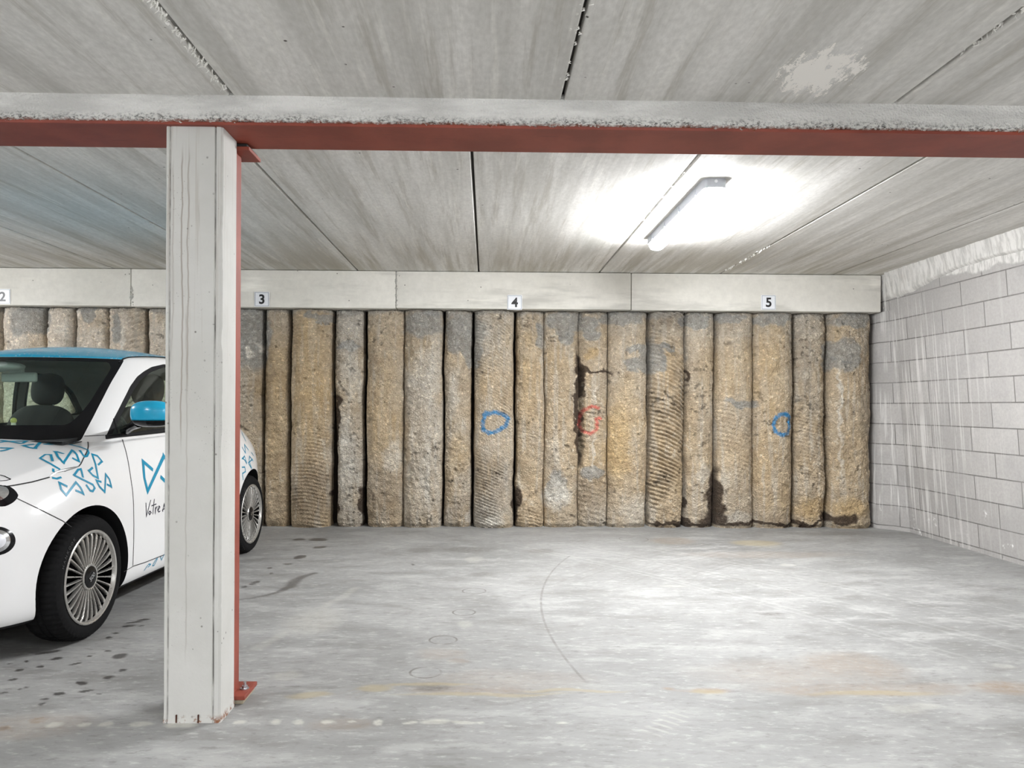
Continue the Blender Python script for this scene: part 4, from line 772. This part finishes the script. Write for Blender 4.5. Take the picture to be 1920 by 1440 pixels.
DEC = [[(960, 410), (830, 370), (865, 450), (950, 545), (1085, 350), (1150, 420), (1185, 525), (1080, 470)], [(790, 520), (760, 420), (680, 420), (600, 475), (760, 560), (900, 645)], [(795, 630), (800, 680)], [(780, 768), (850, 782), (920, 760)],
       [(1140, 250), (1050, 205), (985, 205), (962, 235), (985, 258), (1180, 300), (1310, 345), (1330, 390), (1300, 445), (1260, 450), (1195, 355)], [(1470, 575), (1530, 520), (1460, 440), (1380, 415), (1430, 560), (1470, 775), (1390, 730), (1330, 665), (1390, 615)],
       [(1245, 765), (1215, 640), (1170, 645), (1110, 730), (1390, 870), (1420, 920), (1390, 970), (1350, 960), (1290, 870)], [(1010, 900), (890, 840), (915, 940), (990, 1030), (1140, 835), (1210, 920), (1250, 1005), (1130, 955)],
       [(1520, 830), (1445, 810), (1490, 900), (1570, 980), (1585, 715), (1640, 790), (1670, 900), (1600, 865)], [(515, 265), (345, 285), (430, 312), (520, 330), (615, 225), (700, 235), (790, 268), (650, 265)],
       [(0, 207), (60, 212), (200, 235), (300, 252), (345, 247), (400, 215), (200, 222), (60, 226), (0, 240)], [(0, 320), (170, 325), (100, 350), (0, 370)]]
for i, d in enumerate(DEC):
    bm = bmesh.new(); lay(bm, K(d), .0115 if i < 9 else .016, (BV,)); pcar('ribbon_decal', bm, M_DECAL, 'turquoise looped ribbon decal')
bm = bmesh.new(); c2 = lambda L: [(240 + x / 5.54, 820 + y / 5.54) for x, y in L]
lay(bm, c2([(258, 340), (155, 250), (168, 420), (203, 560), (373, 190), (430, 330), (450, 520), (335, 408)]), .024, (BV,)); pcar('door_emblem', bm, M_DECAL, 'large turquoise crossed loop on the door')
bm = bmesh.new()
for s_ in ([(185, 680), (190, 820), (235, 650)], [(225, 765), (213, 785), (224, 803), (238, 782), (226, 765)], [(272, 640), (256, 800)], [(243, 712), (292, 692)], [(284, 722), (281, 792), (287, 742), (302, 716)], [(310, 757), (330, 726), (320, 712), (307, 755), (318, 776), (334, 764)], [(358, 775), (364, 738), (374, 690), (381, 745)], [(352, 757), (386, 735)]):
    lay(bm, c2(s_), .0065, (BV,), step=1.2)
pcar('door_lettering', bm, M_LBLK, 'black handwritten lettering on the door')
bm = bmesh.new()
for s_ in ([(165, 1385), (195, 1340), (215, 1315), (235, 1320), (205, 1350)], [(250, 1335), (290, 1265), (305, 1260), (270, 1330), (252, 1335)], [(335, 1235), (345, 1275), (365, 1235), (385, 1200)]): lay(bm, c2(s_), .006, (BV,), step=1.2)
pcar('sill_decal', bm, M_DECAL, 'small turquoise ribbons on the sill')
bm = bmesh.new(); c3 = lambda L: [(440 + x / 5.33, 780 + y / 5.33) for x, y in L]
for s_ in ([(70, 165), (95, 220), (112, 252)], [(72, 310), (107, 370), (98, 285), (138, 342)], [(72, 432), (98, 400), (120, 475), (100, 440), (74, 418)], [(185, 452), (148, 402), (142, 440), (168, 525), (135, 468), (178, 432)], [(72, 512), (100, 510), (108, 555), (76, 575), (84, 640)], [(230, 465), (252, 532), (234, 500)], [(165, 360), (190, 400)]): lay(bm, c3(s_), .010, (BV,), step=1.)
pcar('rear_decal', bm, M_DECAL, 'turquoise ribbons on the rear wing')
bm = bmesh.new(); w = .006
lay(bm, smoothp([(158, 819), (163, 822), (166, 835), (164, 845), (157, 858), (150, 873), (142, 877), (120, 884)], 1), w, (BV,)); lay(bm, [(93, 895), (60, 904), (28, 910), (0, 914)], .007, (BV,))
lay(bm, smoothp([(228, 820), (238, 853), (244, 890), (250, 930), (251, 1000), (249, 1060)]), .005, (BV,)); lay(bm, [(28, 933), (70, 953), (116, 976), (134, 988)], .004, (BV,)); lay(bm, [(158, 818), (196, 816)], .004)
lay(bm, [(248, 1062), (270, 1055), (308, 1040)], .005, (BV,)); lay(bm, [(232, 1072), (249, 1062)], .004, (BV,))
pcar('panel_gaps', bm, M_SEAM, 'dark shut lines')
# chrome side repeater on the bonnet edge
H = [hit(*q, (BV,)) for q in walk([(94, 893), (104, 886), (148, 875)], 3)]; bm = bmesh.new(); tube(bm, [h[0] + h[1] * .002 for h in H], [.002 + .005 * math.sin(math.pi * min(1, (i + .4) / (len(H) - .4))) for i in range(len(H))], 8); pcar('side_marker', bm, M_CHROME)
# windscreen-to-roof black seam, door window divider, beltline strip
bm = bmesh.new(); pr = []
for s in (1, -1):
    q = []
    for t_ in np.linspace(0, 1, 30):
        y = .76 + t_ * 1.4; x = s * float(np.interp(y, [.76, .85, 1.1, 1.5, 2.1], [.545, .55, .575, .585, .55])); h = BG.ray_cast(Vector((x, y, 2)), Vector((0, 0, -1)))
        if h[0]: q.append((h[0], h[1] if h[1].z > 0 else -h[1]))
    bm = bmesh.new(); tube(bm, [p for p, n in q], .006, 6); pcar('roof_seal', bm, M_BLK)
bm = bmesh.new()
for s in (1, -1):
    for a, b in ((fe[1], (fi[0][0] + .05, 1.035)),):
        q = []
        for t_ in np.linspace(0, 1, 8):
            y = a[0] + (b[0] - a[0]) * t_; z = a[1] + (b[1] - a[1]) * t_; h = BG.ray_cast(Vector((s * 1.5, y, z)), Vector((-s, 0, 0)))
            if h[0]: q.append(h[0])
        bm = bmesh.new(); tube(bm, q, .006, 6); pcar('window_divider', bm, M_MATB)
    q = []
    for y in np.linspace(fe[0][0] + .01, 1.66, 40):
        z = 1.008 + .02 * (y - .3); h = BG.ray_cast(Vector((s * 1.5, y, z + .008)), Vector((-s, 0, 0)))
        if h[0]: q.append(h[0] + Vector((s * .006, 0, 0)))
    bm = bmesh.new(); tube(bm, q, .011, 8); pcar('beltline_seal', bm, M_MATB)
# door mirrors
for s in (1, -1):
    mr = empty('door_mirror', (0, 0, 0)); mr.parent = car; c = Vector((s * .955, .33, 1.15))
    def ell(z0, z1, k=1.0):
        bm = bmesh.new(); bmesh.ops.create_uvsphere(bm, u_segments=40, v_segments=24, radius=1)
        for v in bm.verts:
            p = v.co; x = math.copysign(abs(p.x)**.75, p.x) * .118; y = math.copysign(abs(p.y)**.8, p.y) * .06; z = math.copysign(abs(p.z)**.7, p.z) * .072
            v.co = (c.x + x * k, c.y + y * k + abs(x) * .15, c.z + max(z0, min(z1, z)) * k)
        return bm
    o_ = pcar('mirror_cap', ell(-.038, .2), M_TURQ, 'turquoise mirror cap', mr); o_.data.polygons.foreach_set('use_smooth', [True] * len(o_.data.polygons))
    pcar('mirror_base', ell(-.2, -.036, 1.03), M_BLK, None, mr)
    bm = bmesh.new(); tube(bm, [(s * .69, .56, 1.05), (s * .78, .46, 1.075), (s * .87, .37, 1.10)], [.03, .024, .03], 10); pcar('mirror_arm', bm, M_BLK, None, mr)
    bm = bmesh.new(); box(bm, c.x - .095, c.x + .095, c.y + .06, c.y + .066, c.z - .05, c.z + .05, .003); pcar('mirror_glass', bm, M_CHROME, None, mr)
# headlamps: upper lamp under the bonnet line, brow light above it, round lamp in the bumper
def surf(x, z):    # front surface point and normal at side x, height z
    h = BV.ray_cast(Vector((x * 2.0, -2.0, z)), (Vector((x, 0, 0)) * .45 + Vector((0, 0, 0)) - Vector((x * 2.0, -2.0, 0))).normalized()); return h[0], (h[1] if h[1].y < 0 else -h[1])
def lamp(name, p, n, rx, rz, topcut, s):
    r = empty(name); r.parent = car; n = n.normalized(); a = Vector((0, 0, 1)).cross(n).normalized(); b = n.cross(a)
    def disc(k, d0, dome, mat, nm, flat=False):
        bm = bmesh.new(); rings = []
        for j in range(9):
            t_ = j / 8; ring = []
            for q in range(48):
                an = q * math.pi / 24; u = rx * k * t_ * math.cos(an); v = rz * k * t_ * math.sin(an); v = min(v, topcut * k)
                ring.append(bm.verts.new(p + a * u + b * v + n * (d0 + dome * (1 - t_**2))))
            rings.append(ring)
        for A, B in zip(rings, rings[1:]):
            for q in range(48): bm.faces.new((A[q], A[(q + 1) % 48], B[(q + 1) % 48], B[q]))
        base = [bm.verts.new(v.co - n * .04) for v in rings[-1]]
        for q in range(48): bm.faces.new((rings[-1][q], rings[-1][(q + 1) % 48], base[(q + 1) % 48], base[q]))
        bmesh.ops.remove_doubles(bm, verts=bm.verts, dist=1e-6); o = pcar(nm, bm, mat, None, r); o.data.polygons.foreach_set('use_smooth', [True] * len(o.data.polygons)); o.data.set_sharp_from_angle(angle=math.radians(50))
    disc(1.0, -.012, .024, M_BLK, 'bezel'); disc(.78, -.006, .026, M_CHROME, 'reflector'); disc(.62, -.002, .027, M_LENS if topcut > .5 else M_CHROME, 'lens')
    if topcut < .5: disc(.42, .000, .032, M_BLK, 'projector')
M_BLACKHOLE = simple('black_wheel_interior', (.004, .004, .004), .9, Specular_IOR_Level=.05)
M_LENS = simple('frosted_lens', srgb(214, 216, 222), .35)
for s in (1, -1):
    for nm, pq, rx, rz, tc in (('headlamp', (-18, 924), .11, .085, .042), ('round_daylight_lamp', (-8, 1015), .088, .078, 9)):
        p0, n0 = hit(*pq, (BV,)); lamp(nm, Vector((s * p0.x, p0.y, p0.z)), Vector((s * n0.x, n0.y, n0.z)), rx, rz, tc, s)
bm = bmesh.new(); lay(bm, [(0, 891), (8, 893), (20, 899)], .006, (BV,)); lay(bm, [(20, 899), (12, 901), (0, 902)], .004, (BV,)); pcar('brow_light', bm, M_BLK, 'dark outline of the brow light')
# wheels
R = .316; RR = .236
def wheel(x, y, s, name='wheel'):
    w_ = empty(name, (x, y, R)); w_.parent = car; MS = Matrix.Scale(s, 4, Vector((1, 0, 0)))
    prof = [(RR - .004, -.002), (RR + .006, .0), (RR + .02, .004), (.272, .006), (.296, -.002), (.308, -.016), (.314, -.034), (.316, -.05), (.316, -.068), (.309, -.07), (.309, -.078), (.316, -.08), (.317, -.10), (.310, -.102), (.310, -.110), (.317, -.112), (.316, -.14), (.310, -.17), (.295, -.19), (.24, -.195)]
    bm = bmesh.new(); lathe(bm, prof, 180, MS, True, radf=lambda i, k: (-.006 if (k % 3 == 0 and i in (5, 6, 7, 8, 11, 12, 15, 16)) else 0)); o = pcar('tyre', bm, M_RUB, None, w_); o.data.polygons.foreach_set('use_smooth', [True] * len(o.data.polygons)); o.data.set_sharp_from_angle(angle=math.radians(35))
    bm = bmesh.new(); lathe(bm, [(RR, -.006), (RR + .003, .004), (RR - .002, .008), (RR - .010, .006), (RR - .014, -.004), (RR - .016, -.012), (RR - .010, -.014), (RR - .006, -.012)], 96, MS, True)
    for k in range(30):
        a = k * math.pi / 15; bend = .05 if k % 2 else -.0
        secs = []
        for t_, wd, dp in ((0, .0034, -.014), (.3, .0038, -.009), (.6, .0044, -.006), (.88, .0054, -.006), (1, .0075, -.012)):
            rr = .062 + (RR - .016 - .062) * t_; aa = a; cx_ = Vector((0, math.cos(aa), math.sin(aa))); sx_ = Vector((0, -math.sin(aa), math.cos(aa)))
            secs.append([bm.verts.new(MS @ (cx_ * rr + sx_ * wd * q1 + Vector((dp + q2, 0, 0)))) for q1, q2 in ((1, -.002), (.5, .003), (-.5, .003), (-1, -.002), (-.8, -.016), (.8, -.016))])
        for A, B in zip(secs, secs[1:]):
            for q in range(6): bm.faces.new((A[q], A[(q + 1) % 6], B[(q + 1) % 6], B[q]))
        bm.faces.new(secs[0]); bm.faces.new(secs[-1])
    rim = pcar('rim', bm, M_ALLOY, None, w_); rim.data.polygons.foreach_set('use_smooth', [True] * len(rim.data.polygons)); rim.data.set_sharp_from_angle(angle=math.radians(35))
    bm = bmesh.new(); lathe(bm, [(0, -.075), (RR - .02, -.075), (RR - .006, -.014), (RR - .004, -.014), (RR - .006, -.08), (0, -.08)], 48, MS); pcar('wheel_barrel', bm, M_BLACKHOLE, None, w_)
    bm = bmesh.new(); lathe(bm, [(.064, -.02), (.066, -.006), (.062, -.002), (.056, -.003), (.054, -.012)], 48, MS, True); pcar('hub_ring', bm, M_ALLOY, None, w_)
    bm = bmesh.new(); lathe(bm, [(0, .004), (.03, .003), (.052, -.001), (.056, -.006), (.056, -.02), (0, -.02)], 48, MS); cp = pcar('hub_cap', bm, M_BLK, None, w_)
    me = textmesh('500', .034, .0008, .0008); me.transform(Matrix.Translation((.0055 * s, 0, 0)) @ Matrix.Rotation(math.radians(34) * s, 4, 'X') @ Matrix.Rotation(math.pi / 2 * s, 4, 'Z') @ Matrix.Rotation(math.pi / 2, 4, 'X')); lg = new_obj('hub_numerals', me, M_CHROME, cp)
    if s > 0:
        bmx = bmesh.new(); letters = 'HANKOOK'
        for i, ch in enumerate(letters):
            m2 = textmesh(ch, .024, .0006); an = math.radians(158 - i * 5.2); m2.transform(Matrix.Translation((.0075, math.cos(an) * -.272 * -1, math.sin(an) * .272)) @ Matrix.Rotation(an - math.pi / 2, 4, 'X') @ Matrix.Rotation(math.pi / 2, 4, 'Z') @ Matrix.Rotation(math.pi / 2, 4, 'X')); bmx.from_mesh(m2)
        pcar('tyre_lettering', bmx, simple('moulded_rubber', (.05, .05, .052), .6), None, w_)
    return w_
for y in (0., 2.322):
    wheel(.812, y, 1); wheel(-.812, y, -1)
# cabin
bm = bmesh.new(); P_ = [(.10, 1.0), (.45, 1.035), (.62, 1.03), (.74, .97), (.76, .80), (.60, .60), (.45, .6), (.3, .9)]
bx = prism(P_, -.60, .60, 0); bmesh.ops.bevel(bx, geom=list(bx.edges), offset=.02, segments=2, affect='EDGES'); pcar('dashboard', bx, M_DARKI)
M_CAR_HEAD = M_HEAD
def seat(x):
    r = empty('front_seat'); r.parent = car
    def blob(c, h, k=.6, rx=0, mat=M_SEAT, nm='x'):
        bm = bmesh.new(); bmesh.ops.create_uvsphere(bm, u_segments=32, v_segments=20, radius=1)
        for v in bm.verts: v.co = Vector([math.copysign(abs(v.co[i])**k, v.co[i]) * h[i] for i in range(3)])
        bmesh.ops.rotate(bm, verts=bm.verts, cent=(0, 0, 0), matrix=Matrix.Rotation(rx, 3, 'X')); bmesh.ops.translate(bm, verts=bm.verts, vec=c); o = pcar(nm, bm, mat, None, r); o.data.polygons.foreach_set('use_smooth', [True] * len(o.data.polygons))
    blob((x, 1.08, .55), (.25, .27, .09), .55, 0, nm='seat_cushion'); blob((x, 1.38, .86), (.24, .08, .34), .6, -.25, nm='seat_backrest'); blob((x, 1.50, 1.305), (.112, .055, .115), .72, -.15, nm='headrest')
    for dx in (-.05, .05): bm = bmesh.new(); tube(bm, [(x + dx, 1.47, 1.12), (x + dx, 1.49, 1.25)], .006, 8); pcar('headrest_post', bm, M_CHROME, None, r)
seat(-.36); seat(.36)
bm = bmesh.new(); prr = []
for k in range(40):
    a = k * math.pi / 20; prr.append(Vector((.36 + .18 * math.cos(a), .86 + .18 * math.sin(a) * .35, .985 + .18 * math.sin(a) * .93)))
tube(bm, prr, .014, 8, True); sw = pcar('steering_wheel', bm, M_DARKI)
bm = bmesh.new(); bmesh.ops.create_uvsphere(bm, u_segments=20, v_segments=12, radius=.06, matrix=Matrix.Translation((.36, .85, .98)) @ Matrix.Diagonal((1, .5, 1, 1)))
for a in (0, math.pi, -math.pi / 2): tube(bm, [(.36, .86, .98), (.36 + .17 * math.cos(a), .86 + .17 * .35 * math.sin(a), .98 + .16 * math.sin(a))], .014, 6)
pcar('steering_hub', bm, M_DARKI, None, sw)
M_WPL = simple('pale_plastic', srgb(196, 204, 204), .5)
bm = bmesh.new(); box(bm, -.20, .02, .77, .80, 1.335, 1.395, .012); box(bm, -.13, -.05, .74, .78, 1.39, 1.44, .01); pcar('rear_view_mirror', bm, M_WPL, 'pale inside mirror')
bm = bmesh.new(); bmesh.ops.create_uvsphere(bm, u_segments=24, v_segments=12, radius=1, matrix=Matrix.Translation((-.14, .66, 1.425)) @ Matrix.Diagonal((.16, .10, .035, 1))); pcar('sensor_housing', bm, M_WPL, 'pale sensor housing behind the windscreen top')
bm = bmesh.new(); bmesh.ops.create_uvsphere(bm, u_segments=16, v_segments=10, radius=.017, matrix=Matrix.Translation((.12, .42, 1.105))); fg = pcar('dashboard_figure', bm, simple('yellow_cap', srgb(206, 206, 120), .5), 'small yellow topped figure')
bm = bmesh.new(); bmesh.ops.create_cone(bm, cap_ends=True, segments=16, radius1=.015, radius2=.012, depth=.065, matrix=Matrix.Translation((.12, .42, 1.062))); pcar('figure_body', bm, simple('milky_white', srgb(226, 228, 214), .5), None, fg)
# underbody and rear seat
bm = bmesh.new(); box(bm, -.55, .55, 1.85, 2.05, .5, 1.02, .06); pcar('rear_seat', bm, M_SEAT)
bm = bmesh.new(); box(bm, -.46, .46, -.4, 2.7, .155, .35, .02); pcar('underbody', bm, M_MATB)
